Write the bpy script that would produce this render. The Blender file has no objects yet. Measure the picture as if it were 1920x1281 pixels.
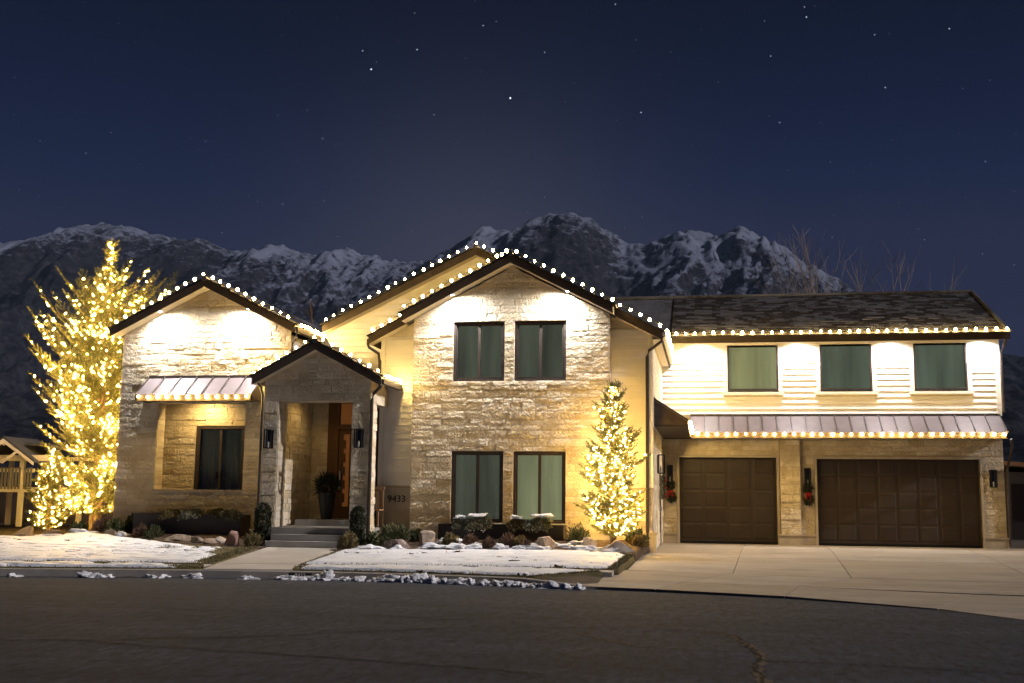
import bpy, math, random
import numpy as np
from mathutils import Vector, Matrix, noise as mnoise

random.seed(7); rng = np.random.default_rng(7)
SC = bpy.context.scene
COL = SC.collection
R = math.radians

# ------------------------------------------------------------------ camera
cam_d = bpy.data.cameras.new('camera')
cam = bpy.data.objects.new('camera', cam_d); COL.objects.link(cam)
cam_d.sensor_width = 36.0
cam_d.lens = 2108.33 / 1920 * 36.0
cam_d.clip_start = 0.1; cam_d.clip_end = 30000
th, ps, ro = R(7.977), R(9.931), R(0.6365)
Fw = Vector((-math.sin(ps) * math.cos(th), math.cos(ps) * math.cos(th), math.sin(th)))
Rt = Vector((math.cos(ps), math.sin(ps), 0)); Up = Rt.cross(Fw)
r_ = Rt * math.cos(ro) + Up * math.sin(ro); u_ = Up * math.cos(ro) - Rt * math.sin(ro)
M = Matrix((r_, u_, -Fw)).transposed().to_4x4(); M.translation = Vector((0, 0, 1.5))
cam.matrix_world = M
SC.camera = cam

# ------------------------------------------------------------------ night sky
MOON_EL, MOON_AZ = 27.0, 80.0          # azimuth measured off the house's normal, to the right
world = bpy.data.worlds.new('World'); SC.world = world; world.use_nodes = True
nt = world.node_tree; nt.nodes.clear()
wo = nt.nodes.new('ShaderNodeOutputWorld'); bg = nt.nodes.new('ShaderNodeBackground')
tc = nt.nodes.new('ShaderNodeTexCoord'); sx = nt.nodes.new('ShaderNodeSeparateXYZ')
nt.links.new(tc.outputs['Generated'], sx.inputs[0])
rmp = nt.nodes.new('ShaderNodeValToRGB')
el = rmp.color_ramp.elements
el[0].position = 0.0; el[0].color = (0.011, 0.013, 0.038, 1)
el[1].position = 1.0; el[1].color = (0.0012, 0.0022, 0.008, 1)
for p_, c_ in ((0.16, (0.011, 0.013, 0.039, 1)), (0.22, (0.012, 0.016, 0.045, 1)), (0.27, (0.0062, 0.0115, 0.041, 1)), (0.33, (0.0028, 0.0066, 0.029, 1)),
               (0.38, (0.0016, 0.0044, 0.0205, 1)), (0.43, (0.0011, 0.0030, 0.0140, 1)), (0.6, (0.0008, 0.0020, 0.0090, 1))):
    e_ = el.new(p_); e_.color = c_
nz = nt.nodes.new('ShaderNodeTexNoise'); nz.inputs['Scale'].default_value = 2.2; nz.inputs['Detail'].default_value = 3
nt.links.new(tc.outputs['Generated'], nz.inputs['Vector'])
md = nt.nodes.new('ShaderNodeMath'); md.operation = 'MULTIPLY_ADD'; md.inputs[1].default_value = 0.07
nt.links.new(nz.outputs[0], md.inputs[0])
ad = nt.nodes.new('ShaderNodeMath'); ad.operation = 'ADD'; ad.inputs[1].default_value = -0.035
nt.links.new(sx.outputs[2], ad.inputs[0]); nt.links.new(ad.outputs[0], md.inputs[2])
nt.links.new(md.outputs[0], rmp.inputs[0])
sky = nt.nodes.new('ShaderNodeTexSky'); sky.sky_type = 'NISHITA'; sky.sun_disc = False
sky.sun_elevation = R(MOON_EL); sky.sun_rotation = R(180 - MOON_AZ)
mixw = nt.nodes.new('ShaderNodeMix'); mixw.data_type = 'RGBA'; mixw.blend_type = 'ADD'; mixw.inputs[0].default_value = 0.0002
# town glow low over the range
vd = nt.nodes.new('ShaderNodeVectorMath'); vd.operation = 'DOT_PRODUCT'; vd.inputs[1].default_value = Vector((-0.20, 0.95, 0.20)).normalized()
nt.links.new(tc.outputs['Generated'], vd.inputs[0])
pw_ = nt.nodes.new('ShaderNodeMath'); pw_.operation = 'POWER'; pw_.inputs[1].default_value = 100; nt.links.new(vd.outputs['Value'], pw_.inputs[0])
glow = nt.nodes.new('ShaderNodeMix'); glow.data_type = 'RGBA'; glow.blend_type = 'ADD'; glow.inputs[7].default_value = (0.027, 0.023, 0.019, 1)
nt.links.new(pw_.outputs[0], glow.inputs[0]); nt.links.new(rmp.outputs[0], glow.inputs[6])
nt.links.new(glow.outputs[2], mixw.inputs[6]); nt.links.new(sky.outputs[0], mixw.inputs[7])
nt.links.new(mixw.outputs[2], bg.inputs['Color']); bg.inputs['Strength'].default_value = 1.0
nt.links.new(bg.outputs[0], wo.inputs['Surface'])

# moonlight, low and from the right: it rakes across the fronts and lights everything that faces right
sun_d = bpy.data.lights.new('moon', 'SUN'); sun_d.energy = 2.15; sun_d.angle = R(0.5); sun_d.color = (1.0, 0.935, 0.955)
sun = bpy.data.objects.new('moon', sun_d); COL.objects.link(sun)
mdir = Vector((math.sin(R(MOON_AZ)) * math.cos(R(MOON_EL)), -math.cos(R(MOON_AZ)) * math.cos(R(MOON_EL)), math.sin(R(MOON_EL))))
sun.rotation_euler = mdir.to_track_quat('Z', 'Y').to_euler(); sun.location = mdir * 60

vs = SC.view_settings
vs.view_transform = 'Standard'; vs.look = 'None'; vs.exposure = 0.0; vs.gamma = 1.0; vs.use_curve_mapping = False
SC.render.engine = 'CYCLES'
cy = SC.cycles
cy.use_denoising = True; cy.max_bounces = 6; cy.diffuse_bounces = 3; cy.glossy_bounces = 3
cy.transmission_bounces = 4; cy.transparent_max_bounces = 8; cy.sample_clamp_indirect = 4.0
cy.caustics_reflective = False; cy.caustics_refractive = False
try: cy.use_light_tree = True
except Exception: pass

# ------------------------------------------------------------------ materials
def NN(t, ty, **kw):
    n = t.nodes.new(ty)
    for k, v in kw.items(): setattr(n, k, v)
    return n
def mat(name, col, rough=0.7, col2=None, scale=6.0, detail=6.0, bump=0.0, bscale=20.0, bdist=0.02, metal=0.0, island=0.0, objrand=0.0,
        contrast=(0.35, 0.65), spec=0.35, stretch=(1, 1, 1)):
    """colour noise between col and col2 in world space, optional per-piece brightness change and fine bump"""
    m = bpy.data.materials.new(name); m.use_nodes = True
    t = m.node_tree; b = t.nodes['Principled BSDF']
    b.inputs['Roughness'].default_value = rough; b.inputs['Metallic'].default_value = metal
    b.inputs['Specular IOR Level'].default_value = spec
    geo = NN(t, 'ShaderNodeNewGeometry')
    mp = NN(t, 'ShaderNodeMapping'); mp.inputs['Scale'].default_value = stretch
    t.links.new(geo.outputs['Position'], mp.inputs['Vector'])
    out = None
    if col2 is not None:
        n = NN(t, 'ShaderNodeTexNoise'); n.inputs['Scale'].default_value = scale; n.inputs['Detail'].default_value = detail
        n.inputs['Roughness'].default_value = 0.62
        t.links.new(mp.outputs[0], n.inputs['Vector'])
        r = NN(t, 'ShaderNodeValToRGB')
        r.color_ramp.elements[0].position = contrast[0]; r.color_ramp.elements[0].color = (*col, 1)
        r.color_ramp.elements[1].position = contrast[1]; r.color_ramp.elements[1].color = (*col2, 1)
        t.links.new(n.outputs[0], r.inputs[0]); out = r.outputs[0]
    if island or objrand:
        hs = NN(t, 'ShaderNodeHueSaturation')
        if out is not None: t.links.new(out, hs.inputs['Color'])
        else: hs.inputs['Color'].default_value = (*col, 1)
        src = geo.outputs['Random Per Island'] if island else NN(t, 'ShaderNodeObjectInfo').outputs['Random']
        a = island or objrand
        mr = NN(t, 'ShaderNodeMapRange'); mr.inputs['To Min'].default_value = 1 - a; mr.inputs['To Max'].default_value = 1 + a
        t.links.new(src, mr.inputs['Value']); t.links.new(mr.outputs[0], hs.inputs['Value'])
        ms = NN(t, 'ShaderNodeMapRange'); ms.inputs['To Min'].default_value = 1.15; ms.inputs['To Max'].default_value = 0.75
        t.links.new(src, ms.inputs['Value']); t.links.new(ms.outputs[0], hs.inputs['Saturation'])
        out = hs.outputs[0]
    if out is not None: t.links.new(out, b.inputs['Base Color'])
    else: b.inputs['Base Color'].default_value = (*col, 1)
    if bump:
        n2 = NN(t, 'ShaderNodeTexNoise'); n2.inputs['Scale'].default_value = bscale; n2.inputs['Detail'].default_value = 5
        t.links.new(mp.outputs[0], n2.inputs['Vector'])
        bp = NN(t, 'ShaderNodeBump'); bp.inputs['Strength'].default_value = bump; bp.inputs['Distance'].default_value = bdist
        t.links.new(n2.outputs[0], bp.inputs['Height']); t.links.new(bp.outputs[0], b.inputs['Normal'])
    return m
def emit(name, col, strength, base=(0.8, 0.7, 0.5), sample=True):
    m = bpy.data.materials.new(name); m.use_nodes = True
    b = m.node_tree.nodes['Principled BSDF']
    b.inputs['Base Color'].default_value = (*base, 1)
    b.inputs['Emission Color'].default_value = (*col, 1); b.inputs['Emission Strength'].default_value = strength
    if not sample: m.cycles.emission_sampling = 'NONE'
    return m

MAT = dict(
    stone=mat('stone', (0.56, 0.465, 0.315), 0.85, (0.70, 0.615, 0.45), 3.0, bump=1.0, bscale=20, bdist=0.035, objrand=0.12),
    stonej=mat('stone_small', (0.56, 0.465, 0.315), 0.85, (0.70, 0.615, 0.45), 3.0, bump=0.9, bscale=20, bdist=0.03, island=0.12),
    mortar=mat('mortar', (0.46, 0.41, 0.33), 0.95, (0.56, 0.51, 0.43), 9),
    smooth=mat('smooth_stone', (0.40, 0.34, 0.25), 0.8, (0.48, 0.42, 0.33), 4, bump=0.2, objrand=0.08),
    siding=mat('siding_paint', (0.77, 0.745, 0.70), 0.55, (0.83, 0.80, 0.76), 1.5, objrand=0.03),
    trim=mat('trim_paint', (0.80, 0.77, 0.70), 0.5),
    soffit=mat('soffit_paint', (0.60, 0.54, 0.45), 0.6),
    bronze=mat('dark_bronze', (0.040, 0.031, 0.026), 0.45, (0.055, 0.043, 0.036), 8),
    fascia=mat('fascia_brown', (0.052, 0.038, 0.028), 0.6, (0.075, 0.056, 0.042), 6),
    awnmetal=mat('awning_metal', (0.135, 0.110, 0.112), 0.5, (0.16, 0.13, 0.132), 4, metal=0.25, objrand=0.05),
    gdoor=mat('garage_door_paint', (0.040, 0.029, 0.024), 0.5, (0.052, 0.038, 0.031), 2.0, objrand=0.06),
    wood=mat('door_wood', (0.095, 0.045, 0.018), 0.5, (0.15, 0.072, 0.028), 5, stretch=(6, 6, 0.6), bump=0.15, bscale=10),
    chairwood=mat('chair_wood', (0.22, 0.13, 0.07), 0.6, (0.3, 0.19, 0.1), 8),
    concrete=mat('concrete', (0.38, 0.345, 0.30), 0.9, (0.47, 0.43, 0.38), 1.1, detail=9, bump=0.25, bscale=60, bdist=0.01, objrand=0.04),
    kerb=mat('kerb_concrete', (0.20, 0.185, 0.165), 0.9, (0.27, 0.25, 0.225), 3, bump=0.3, bscale=40),
    step=mat('step_concrete', (0.29, 0.275, 0.25), 0.9, (0.36, 0.34, 0.31), 3, bump=0.2, bscale=50),
    planter=mat('planter_metal', (0.030, 0.026, 0.026), 0.5, (0.042, 0.036, 0.035), 4),
    pot=mat('pot_glaze', (0.016, 0.015, 0.016), 0.4),
    mulch=mat('mulch', (0.055, 0.035, 0.022), 1.0, (0.12, 0.078, 0.05), 14, bump=1.0, bscale=35, bdist=0.05),
    soil=mat('soil', (0.060, 0.048, 0.034), 1.0, (0.10, 0.080, 0.056), 0.7, bump=0.8, bscale=12, bdist=0.05),
    grass=mat('grass_turf', (0.070, 0.062, 0.022), 1.0, (0.15, 0.115, 0.05), 5, bump=0.8, bscale=50, bdist=0.03),
    blade=mat('grass_blade', (0.095, 0.085, 0.028), 0.8, (0.19, 0.15, 0.065), 3, island=0.3),
    snow=mat('snow', (0.60, 0.62, 0.66), 0.6, (0.73, 0.745, 0.785), 2.5, bump=0.5, bscale=14, bdist=0.03),
    oldsnow=mat('ploughed_snow', (0.74, 0.75, 0.78), 0.6, (0.88, 0.88, 0.90), 6, bump=0.8, bscale=25, bdist=0.04),
    rock=mat('boulder', (0.26, 0.19, 0.14), 0.9, (0.46, 0.38, 0.29), 2.6, bump=0.8, bscale=9, bdist=0.05, objrand=0.2),
    rockdark=mat('boulder_purple', (0.14, 0.105, 0.10), 0.9, (0.42, 0.35, 0.31), 4.5, bump=0.8, bscale=9, bdist=0.05, contrast=(0.52, 0.66)),
    rockred=mat('boulder_red', (0.25, 0.13, 0.10), 0.9, (0.36, 0.23, 0.19), 3.5, bump=0.7, bscale=9, bdist=0.05),
    bark=mat('bark', (0.10, 0.070, 0.045), 0.95, (0.18, 0.13, 0.085), 12, bump=0.8, bscale=18),
    palebark=mat('pale_bark', (0.26, 0.21, 0.18), 0.9, (0.38, 0.32, 0.28), 6),
    needle=mat('spruce_needle', (0.105, 0.112, 0.036), 0.65, (0.150, 0.158, 0.056), 2.0, island=0.25),
    shrubg=mat('shrub_green', (0.040, 0.055, 0.018), 0.7, (0.085, 0.095, 0.035), 5, island=0.3),
    shrubb=mat('shrub_brown', (0.085, 0.045, 0.028), 0.8, (0.16, 0.095, 0.058), 5, island=0.3),
    shrubp=mat('shrub_pale', (0.12, 0.125, 0.075), 0.8, (0.24, 0.235, 0.16), 5, island=0.3),
    shrubo=mat('shrub_ochre', (0.11, 0.085, 0.028), 0.8, (0.20, 0.155, 0.055), 5, island=0.3),
    shrubd=mat('shrub_dark', (0.020, 0.026, 0.012), 0.7, (0.04, 0.045, 0.02), 5, island=0.3),
    red=mat('red_ribbon', (0.30, 0.010, 0.010), 0.45),
    white=mat('white_paint', (0.72, 0.69, 0.64), 0.55, (0.78, 0.75, 0.70), 4),
    playroof=mat('playset_roof', (0.055, 0.055, 0.058), 0.8, (0.075, 0.075, 0.078), 6),
    black=mat('black_metal', (0.012, 0.012, 0.013), 0.4),
    yellow=mat('yellow_plastic', (0.62, 0.40, 0.02), 0.5),
    greyplastic=mat('grey_plastic', (0.18, 0.18, 0.19), 0.6),
    silver=mat('silver', (0.5, 0.5, 0.5), 0.35, metal=0.8),
    fence=mat('fence_board', (0.075, 0.062, 0.055), 0.9, (0.10, 0.085, 0.075), 3, objrand=0.1),
    nwall=mat('neighbour_wall', (0.16, 0.13, 0.11), 0.9, (0.2, 0.17, 0.14), 3),
    nwood=mat('neighbour_wood', (0.30, 0.14, 0.06), 0.7, (0.38, 0.19, 0.09), 4),
    curtain=mat('curtain_cloth', (0.42, 0.44, 0.36), 0.9, (0.50, 0.52, 0.44), 2.0),
    wire=mat('wire', (0.05, 0.05, 0.045), 0.7),
    bulb=emit('warm_bulb', (1.0, 0.65, 0.20), 255.0),
    minib=emit('golden_mini_bulb', (1.0, 0.58, 0.13), 600.0), minil=emit('golden_mini_bulb_bright', (1.0, 0.58, 0.13), 1500.0),
    lens=emit('downlight_lens', (1.0, 0.93, 0.86), 90.0, sample=False),
    wlens=emit('porch_light_lens', (1.0, 0.66, 0.28), 20.0, sample=False),
    doorglow=emit('lit_door_glass', (1.0, 0.34, 0.07), 0.075, base=(0.2, 0.08, 0.03)),
    shade=emit('emissive_shade_cloth', (0.74, 0.82, 0.62), 0.062, base=(0.21, 0.22, 0.175)),
    shadeb=emit('emissive_shade_cloth_bright', (0.86, 0.92, 0.50), 0.17, base=(0.28, 0.28, 0.20)),
    star=emit('starlight', (0.80, 0.88, 1.0), 1.0, sample=False),
    starb=emit('bright_starlight', (0.80, 0.86, 1.0), 4.0, sample=False),
)
def shade_mat(name, base, col, s0, s1):  # cloth itself emits weakly and unevenly, standing in for lamps in the rooms
    m = bpy.data.materials.new(name); m.use_nodes = True; t = m.node_tree; b = t.nodes['Principled BSDF']
    b.inputs['Base Color'].default_value = (*base, 1); b.inputs['Roughness'].default_value = 0.9; b.inputs['Emission Color'].default_value = (*col, 1)
    geo = NN(t, 'ShaderNodeNewGeometry'); mp = NN(t, 'ShaderNodeMapping'); mp.inputs['Scale'].default_value = (2.3, 1, 0.22); t.links.new(geo.outputs['Position'], mp.inputs[0])
    n = NN(t, 'ShaderNodeTexNoise'); n.inputs['Scale'].default_value = 1.1; n.inputs['Detail'].default_value = 4; t.links.new(mp.outputs[0], n.inputs['Vector'])
    r = NN(t, 'ShaderNodeMapRange'); r.inputs['From Min'].default_value = 0.32; r.inputs['From Max'].default_value = 0.68; r.inputs['To Min'].default_value = s0; r.inputs['To Max'].default_value = s1
    t.links.new(n.outputs[0], r.inputs[0]); t.links.new(r.outputs[0], b.inputs['Emission Strength']); return m
MAT['shade'] = shade_mat('emissive_shade', (0.21, 0.22, 0.175), (0.80, 0.84, 0.64), 0.045, 0.115)
MAT['shadeb'] = shade_mat('emissive_shade_bright', (0.28, 0.28, 0.20), (0.90, 0.90, 0.52), 0.13, 0.30)
MAT['shadeg'] = shade_mat('emissive_shade_grey_green', (0.24, 0.26, 0.21), (0.74, 0.86, 0.66), 0.085, 0.165)
def glass_mat():
    m = bpy.data.materials.new('window_glass'); m.use_nodes = True; t = m.node_tree; t.nodes.clear()
    o = NN(t, 'ShaderNodeOutputMaterial'); mx = NN(t, 'ShaderNodeMixShader'); fr = NN(t, 'ShaderNodeFresnel'); fr.inputs[0].default_value = 1.5
    tr = NN(t, 'ShaderNodeBsdfTransparent'); tr.inputs[0].default_value = (0.925, 0.965, 0.925, 1)
    gl = NN(t, 'ShaderNodeBsdfGlossy'); gl.inputs['Roughness'].default_value = 0.02
    t.links.new(fr.outputs[0], mx.inputs[0]); t.links.new(tr.outputs[0], mx.inputs[1]); t.links.new(gl.outputs[0], mx.inputs[2])
    t.links.new(mx.outputs[0], o.inputs[0]); return m
MAT['glass'] = glass_mat()
def road_mat():
    m = mat('asphalt', (0.0125, 0.0196, 0.0365), 0.88, (0.0255, 0.0355, 0.060), 0.5, detail=12, bump=0.9, bscale=90, bdist=0.012, stretch=(0.55, 1.6, 1))
    t = m.node_tree; b = t.nodes['Principled BSDF']
    src = b.inputs['Base Color'].links[0].from_socket
    geo = NN(t, 'ShaderNodeNewGeometry'); n = NN(t, 'ShaderNodeTexNoise'); n.inputs['Scale'].default_value = 9; n.inputs['Detail'].default_value = 9; n.inputs['Roughness'].default_value = 0.88
    gm = NN(t, 'ShaderNodeMapping'); gm.inputs['Scale'].default_value = (1, 0.3, 1); t.links.new(geo.outputs['Position'], gm.inputs[0]); t.links.new(gm.outputs[0], n.inputs['Vector'])
    r = NN(t, 'ShaderNodeValToRGB'); r.color_ramp.elements[0].position = 0.40; r.color_ramp.elements[0].color = (0.25, 0.25, 0.26, 1)
    r.color_ramp.elements[1].position = 0.61; r.color_ramp.elements[1].color = (2.1, 2.08, 2.05, 1)
    t.links.new(n.outputs[0], r.inputs[0])
    mx = NN(t, 'ShaderNodeMix', data_type='RGBA', blend_type='MULTIPLY'); mx.inputs[0].default_value = 1
    t.links.new(src, mx.inputs[6]); t.links.new(r.outputs[0], mx.inputs[7]); t.links.new(mx.outputs[2], b.inputs['Base Color'])
    return m
MAT['asphalt'] = road_mat()
def tile_mat():
    m = mat('roof_tile', (0.028, 0.024, 0.023), 0.8, (0.045, 0.038, 0.036), 3, bump=0.3, island=0.25)
    t = m.node_tree; b = t.nodes['Principled BSDF']; src = b.inputs['Base Color'].links[0].from_socket
    geo = NN(t, 'ShaderNodeNewGeometry')
    n = NN(t, 'ShaderNodeTexNoise'); n.inputs['Scale'].default_value = 0.55; n.inputs['Detail'].default_value = 3
    t.links.new(geo.outputs['Position'], n.inputs['Vector'])
    n2 = NN(t, 'ShaderNodeTexNoise'); n2.inputs['Scale'].default_value = 7; n2.inputs['Detail'].default_value = 4
    t.links.new(geo.outputs['Position'], n2.inputs['Vector'])
    a = NN(t, 'ShaderNodeMath', operation='MULTIPLY_ADD'); a.inputs[1].default_value = 0.75
    t.links.new(geo.outputs['Random Per Island'], a.inputs[0]); t.links.new(n.outputs[0], a.inputs[2])
    a2 = NN(t, 'ShaderNodeMath', operation='MULTIPLY_ADD'); a2.inputs[1].default_value = 0.5
    t.links.new(n2.outputs[0], a2.inputs[0]); t.links.new(a.outputs[0], a2.inputs[2])
    r = NN(t, 'ShaderNodeMapRange'); r.inputs['From Min'].default_value = 1.02; r.inputs['From Max'].default_value = 1.30
    t.links.new(a2.outputs[0], r.inputs[0])
    mx = NN(t, 'ShaderNodeMix', data_type='RGBA'); mx.inputs[7].default_value = (0.13, 0.13, 0.145, 1)
    t.links.new(r.outputs[0], mx.inputs[0]); t.links.new(src, mx.inputs[6]); t.links.new(mx.outputs[2], b.inputs['Base Color'])
    return m
MAT['tile'] = tile_mat()
def drive_mat():
    m = mat('driveway_concrete', (0.285, 0.243, 0.195), 0.85, (0.365, 0.317, 0.262), 0.9, detail=10, bump=0.2, bscale=60, bdist=0.008, objrand=0.05, stretch=(0.5, 1.3, 1))
    t = m.node_tree; b = t.nodes['Principled BSDF']; src = b.inputs['Base Color'].links[0].from_socket
    geo = NN(t, 'ShaderNodeNewGeometry'); mp = NN(t, 'ShaderNodeMapping'); mp.inputs['Scale'].default_value = (0.5, 2.0, 1)
    t.links.new(geo.outputs['Position'], mp.inputs[0])
    n = NN(t, 'ShaderNodeTexNoise'); n.inputs['Scale'].default_value = 1.6; n.inputs['Detail'].default_value = 9; n.inputs['Roughness'].default_value = 0.75
    t.links.new(mp.outputs[0], n.inputs['Vector'])
    r = NN(t, 'ShaderNodeMapRange'); r.inputs['From Min'].default_value = 0.52; r.inputs['From Max'].default_value = 0.68; r.inputs['To Max'].default_value = 0.75
    t.links.new(n.outputs[0], r.inputs[0])
    mx = NN(t, 'ShaderNodeMix', data_type='RGBA'); mx.inputs[7].default_value = (0.17, 0.155, 0.14, 1)
    t.links.new(r.outputs[0], mx.inputs[0]); t.links.new(src, mx.inputs[6]); t.links.new(mx.outputs[2], b.inputs['Base Color'])
    return m
MAT['drive'] = drive_mat()

# ------------------------------------------------------------------ helpers
class MB:
    def __init__(s): s.v = []; s.f = []
    def add(s, v, f):
        b = len(s.v); s.v += [tuple(p) for p in v]; s.f += [tuple(i + b for i in q) for q in f]; return s
    def box(s, x0, x1, y0, y1, z0, z1):
        return s.add([(x0, y0, z0), (x1, y0, z0), (x1, y1, z0), (x0, y1, z0), (x0, y0, z1), (x1, y0, z1), (x1, y1, z1), (x0, y1, z1)],
                     [(0, 3, 2, 1), (4, 5, 6, 7), (0, 1, 5, 4), (1, 2, 6, 5), (2, 3, 7, 6), (3, 0, 4, 7)])
    def prism(s, poly, d):
        """poly: 3D ring, d: extrusion vector"""
        n = len(poly); d = Vector(d); P = [Vector(p) for p in poly]
        V = P + [p + d for p in P]
        F = [tuple(range(n))[::-1], tuple(range(n, 2 * n))] + [(i, (i + 1) % n, n + (i + 1) % n, n + i) for i in range(n)]
        return s.add(V, F)
    def tube(s, pts, rad, k=6, r1=None):
        P = [Vector(p) for p in pts]; n = len(P); V = []; F = []
        for i, p in enumerate(P):
            t = (P[min(i + 1, n - 1)] - P[max(i - 1, 0)]).normalized()
            a = t.orthogonal().normalized() if abs(t.z) > 0.9 else t.cross(Vector((0, 0, 1))).normalized()
            b = t.cross(a); r = rad if r1 is None else rad + (r1 - rad) * i / max(1, n - 1)
            for j in range(k):
                q = 2 * math.pi * j / k + math.pi / k
                V.append(p + a * (r * math.cos(q)) + b * (r * math.sin(q)))
        for i in range(n - 1):
            for j in range(k):
                F.append((i * k + j, i * k + (j + 1) % k, (i + 1) * k + (j + 1) % k, (i + 1) * k + j))
        F.append(tuple(range(k))[::-1]); F.append(tuple(range((n - 1) * k, n * k)))
        return s.add(V, F)
    def build(s, name, m, parent=None, smooth=False, **kw):
        me = bpy.data.meshes.new(name); me.from_pydata(s.v, [], s.f); me.update()
        return link(name, me, m, parent, smooth, **kw)
def link(name, me, m, parent=None, smooth=False, **kw):
    if m is not None and not me.materials: me.materials.append(MAT[m] if isinstance(m, str) else m)
    if smooth: me.polygons.foreach_set('use_smooth', [True] * len(me.polygons))
    o = bpy.data.objects.new(name, me); COL.objects.link(o)
    if parent is not None:
        o.parent = parent
        o.matrix_parent_inverse = INV.get(parent.name, Matrix())
    for k, v in kw.items(): o[k] = v
    return o
INV = {}
def npmesh(name, V, F):
    """V (n,3) array, F (m,k) array"""
    me = bpy.data.meshes.new(name); V = np.asarray(V, np.float32); F = np.asarray(F, np.int32); k = F.shape[1]
    me.vertices.add(len(V)); me.vertices.foreach_set('co', V.ravel())
    me.loops.add(F.size); me.loops.foreach_set('vertex_index', F.ravel())
    me.polygons.add(len(F)); me.polygons.foreach_set('loop_start', np.arange(0, F.size, k, dtype=np.int32))
    me.update(calc_edges=True); return me
def thing(name, loc, label, cat, group=None, **kw):
    o = bpy.data.objects.new(name, None); COL.objects.link(o); o.location = loc; o.empty_display_size = 0.2
    o['label'] = label; o['category'] = cat
    if group: o['group'] = group
    for k, v in kw.items(): o[k] = v
    INV[o.name] = Matrix.Translation(Vector(loc)).inverted()
    return o
def tag(o, label, cat, group=None):
    o['label'] = label; o['category'] = cat
    if group: o['group'] = group
    return o
def part_empty(name, parent):
    o = bpy.data.objects.new(name, None); COL.objects.link(o); o.parent = parent; o.matrix_parent_inverse = INV.get(parent.name, Matrix())
    INV[o.name] = Matrix(); return o
# value-noise fbm on numpy arrays
_perm = rng.permutation(512); _val = rng.random(512)
def vnoise(x, y):
    xi = np.floor(x).astype(int); yi = np.floor(y).astype(int); xf = x - xi; yf = y - yi
    u = xf * xf * (3 - 2 * xf); v = yf * yf * (3 - 2 * yf)
    h = lambda a, b: _val[(_perm[(a) % 512] + b) % 512]
    return (h(xi, yi) * (1 - u) + h(xi + 1, yi) * u) * (1 - v) + (h(xi, yi + 1) * (1 - u) + h(xi + 1, yi + 1) * u) * v
def fbm(x, y, o=5, g=0.5, ridged=False):
    a = 1; s = 0; t = 0
    for i in range(o):
        n = vnoise(x * 2 ** i + 17.3 * i, y * 2 ** i + 9.1 * i)
        if ridged: n = 1 - abs(2 * n - 1)
        s = s + a * n; t += a; a *= g
    return s / t
def sstep(x, a, b):
    t = np.clip((x - a) / (b - a), 0, 1); return t * t * (3 - 2 * t)

# ------------------------------------------------------------------ ground
def dr(Y): return 0.02 + 0.25 * np.clip((Y - 18.5) / 10.5, 0, 1)          # driveway level
def gz(X, Y):
    X = np.asarray(X, float); Y = np.asarray(Y, float)
    base = 0.15 + 0.03 * np.clip(Y - 20.4, 0, 6.5)
    bed = 0.16 * sstep(Y, 25.3, 27.0) * (1 - sstep(X, -1.75, -1.35)) * sstep(X, -17, -15.5)
    return base + bed
KERB = [(-40, 5.0), (-26, 12.5), (-19, 16.6), (-15.5, 18.2), (-12.76, 19.05), (-11.37, 19.4), (-9.97, 19.72), (-7.04, 20.1), (-5.5, 20.06), (-4.01, 19.86), (-2.37, 19.45),
        (-1.52, 19.3), (-0.27, 19.02), (1.38, 18.44), (2.83, 17.6), (4.11, 16.3), (5.6, 14.2), (8.5, 8.0), (11, 0.0)]
_kx = np.array([k[0] for k in KERB]); _ky = np.array([k[1] for k in KERB])
def kerb_y(X): return np.interp(X, _kx, _ky)
# earth sheet out to the horizon, kept below road, lawn and driveway
def build_ground():
    xs = np.unique(np.concatenate([np.linspace(-6000, -60, 14), np.linspace(-60, 60, 161), np.linspace(60, 6000, 14)]))
    ys = np.unique(np.concatenate([np.linspace(-300, -20, 6), np.linspace(-20, 60, 121), np.linspace(60, 1500, 10), np.linspace(1500, 9000, 6)]))
    X, Y = np.meshgrid(xs, ys); ky = kerb_y(X)
    Z = np.where(Y > ky + 0.35, gz(X, Y) - 0.02, -0.06)
    drv = (X > -1.9) & (X < 12) & (Y < 34.5)
    Z = np.where(drv, np.minimum(Z, dr(Y) - 0.10), Z)
    Z = np.where((X < -17.5) & (Y > 27), Z - 0.0, Z)
    V = np.stack([X, Y, Z], -1).reshape(-1, 3); nx = len(xs); ny = len(ys)
    i = np.arange((ny - 1) * (nx - 1)); a = (i // (nx - 1)) * nx + i % (nx - 1)
    link('ground', npmesh('ground', V, np.stack([a, a + 1, a + 1 + nx, a + nx], 1)), 'soil', smooth=True, kind='structure')
build_ground()
# road: fills the bulb of the street in front of the kerb
def build_road():
    xs = np.linspace(-40, 11, 140); V = []; F = []
    ny = 16
    for x in xs:
        k = kerb_y(x)
        for j in range(ny): V.append((x, -25 + (k + 25) * (j / (ny - 1)), 0.0))
    n = len(xs)
    for i in range(n - 1):
        for j in range(ny - 1): F.append((i * ny + j, (i + 1) * ny + j, (i + 1) * ny + j + 1, i * ny + j + 1))
    return link('road', npmesh('road', V, F), 'asphalt', smooth=True, kind='structure')
road = build_road()
def strip_mesh(pts, w0, w1, z):
    V = []; F = []; P = [Vector((p[0], p[1], 0)) for p in pts]
    for i, p in enumerate(P):
        t = (P[min(i + 1, len(P) - 1)] - P[max(i - 1, 0)]).normalized(); nrm = Vector((-t.y, t.x, 0))
        w = random.uniform(w0, w1); V += [(p + nrm * w).to_tuple()[:2] + (z,), (p - nrm * w).to_tuple()[:2] + (z,)]
    for i in range(len(P) - 1): F.append((2 * i, 2 * i + 1, 2 * i + 3, 2 * i + 2))
    return V, F
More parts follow.
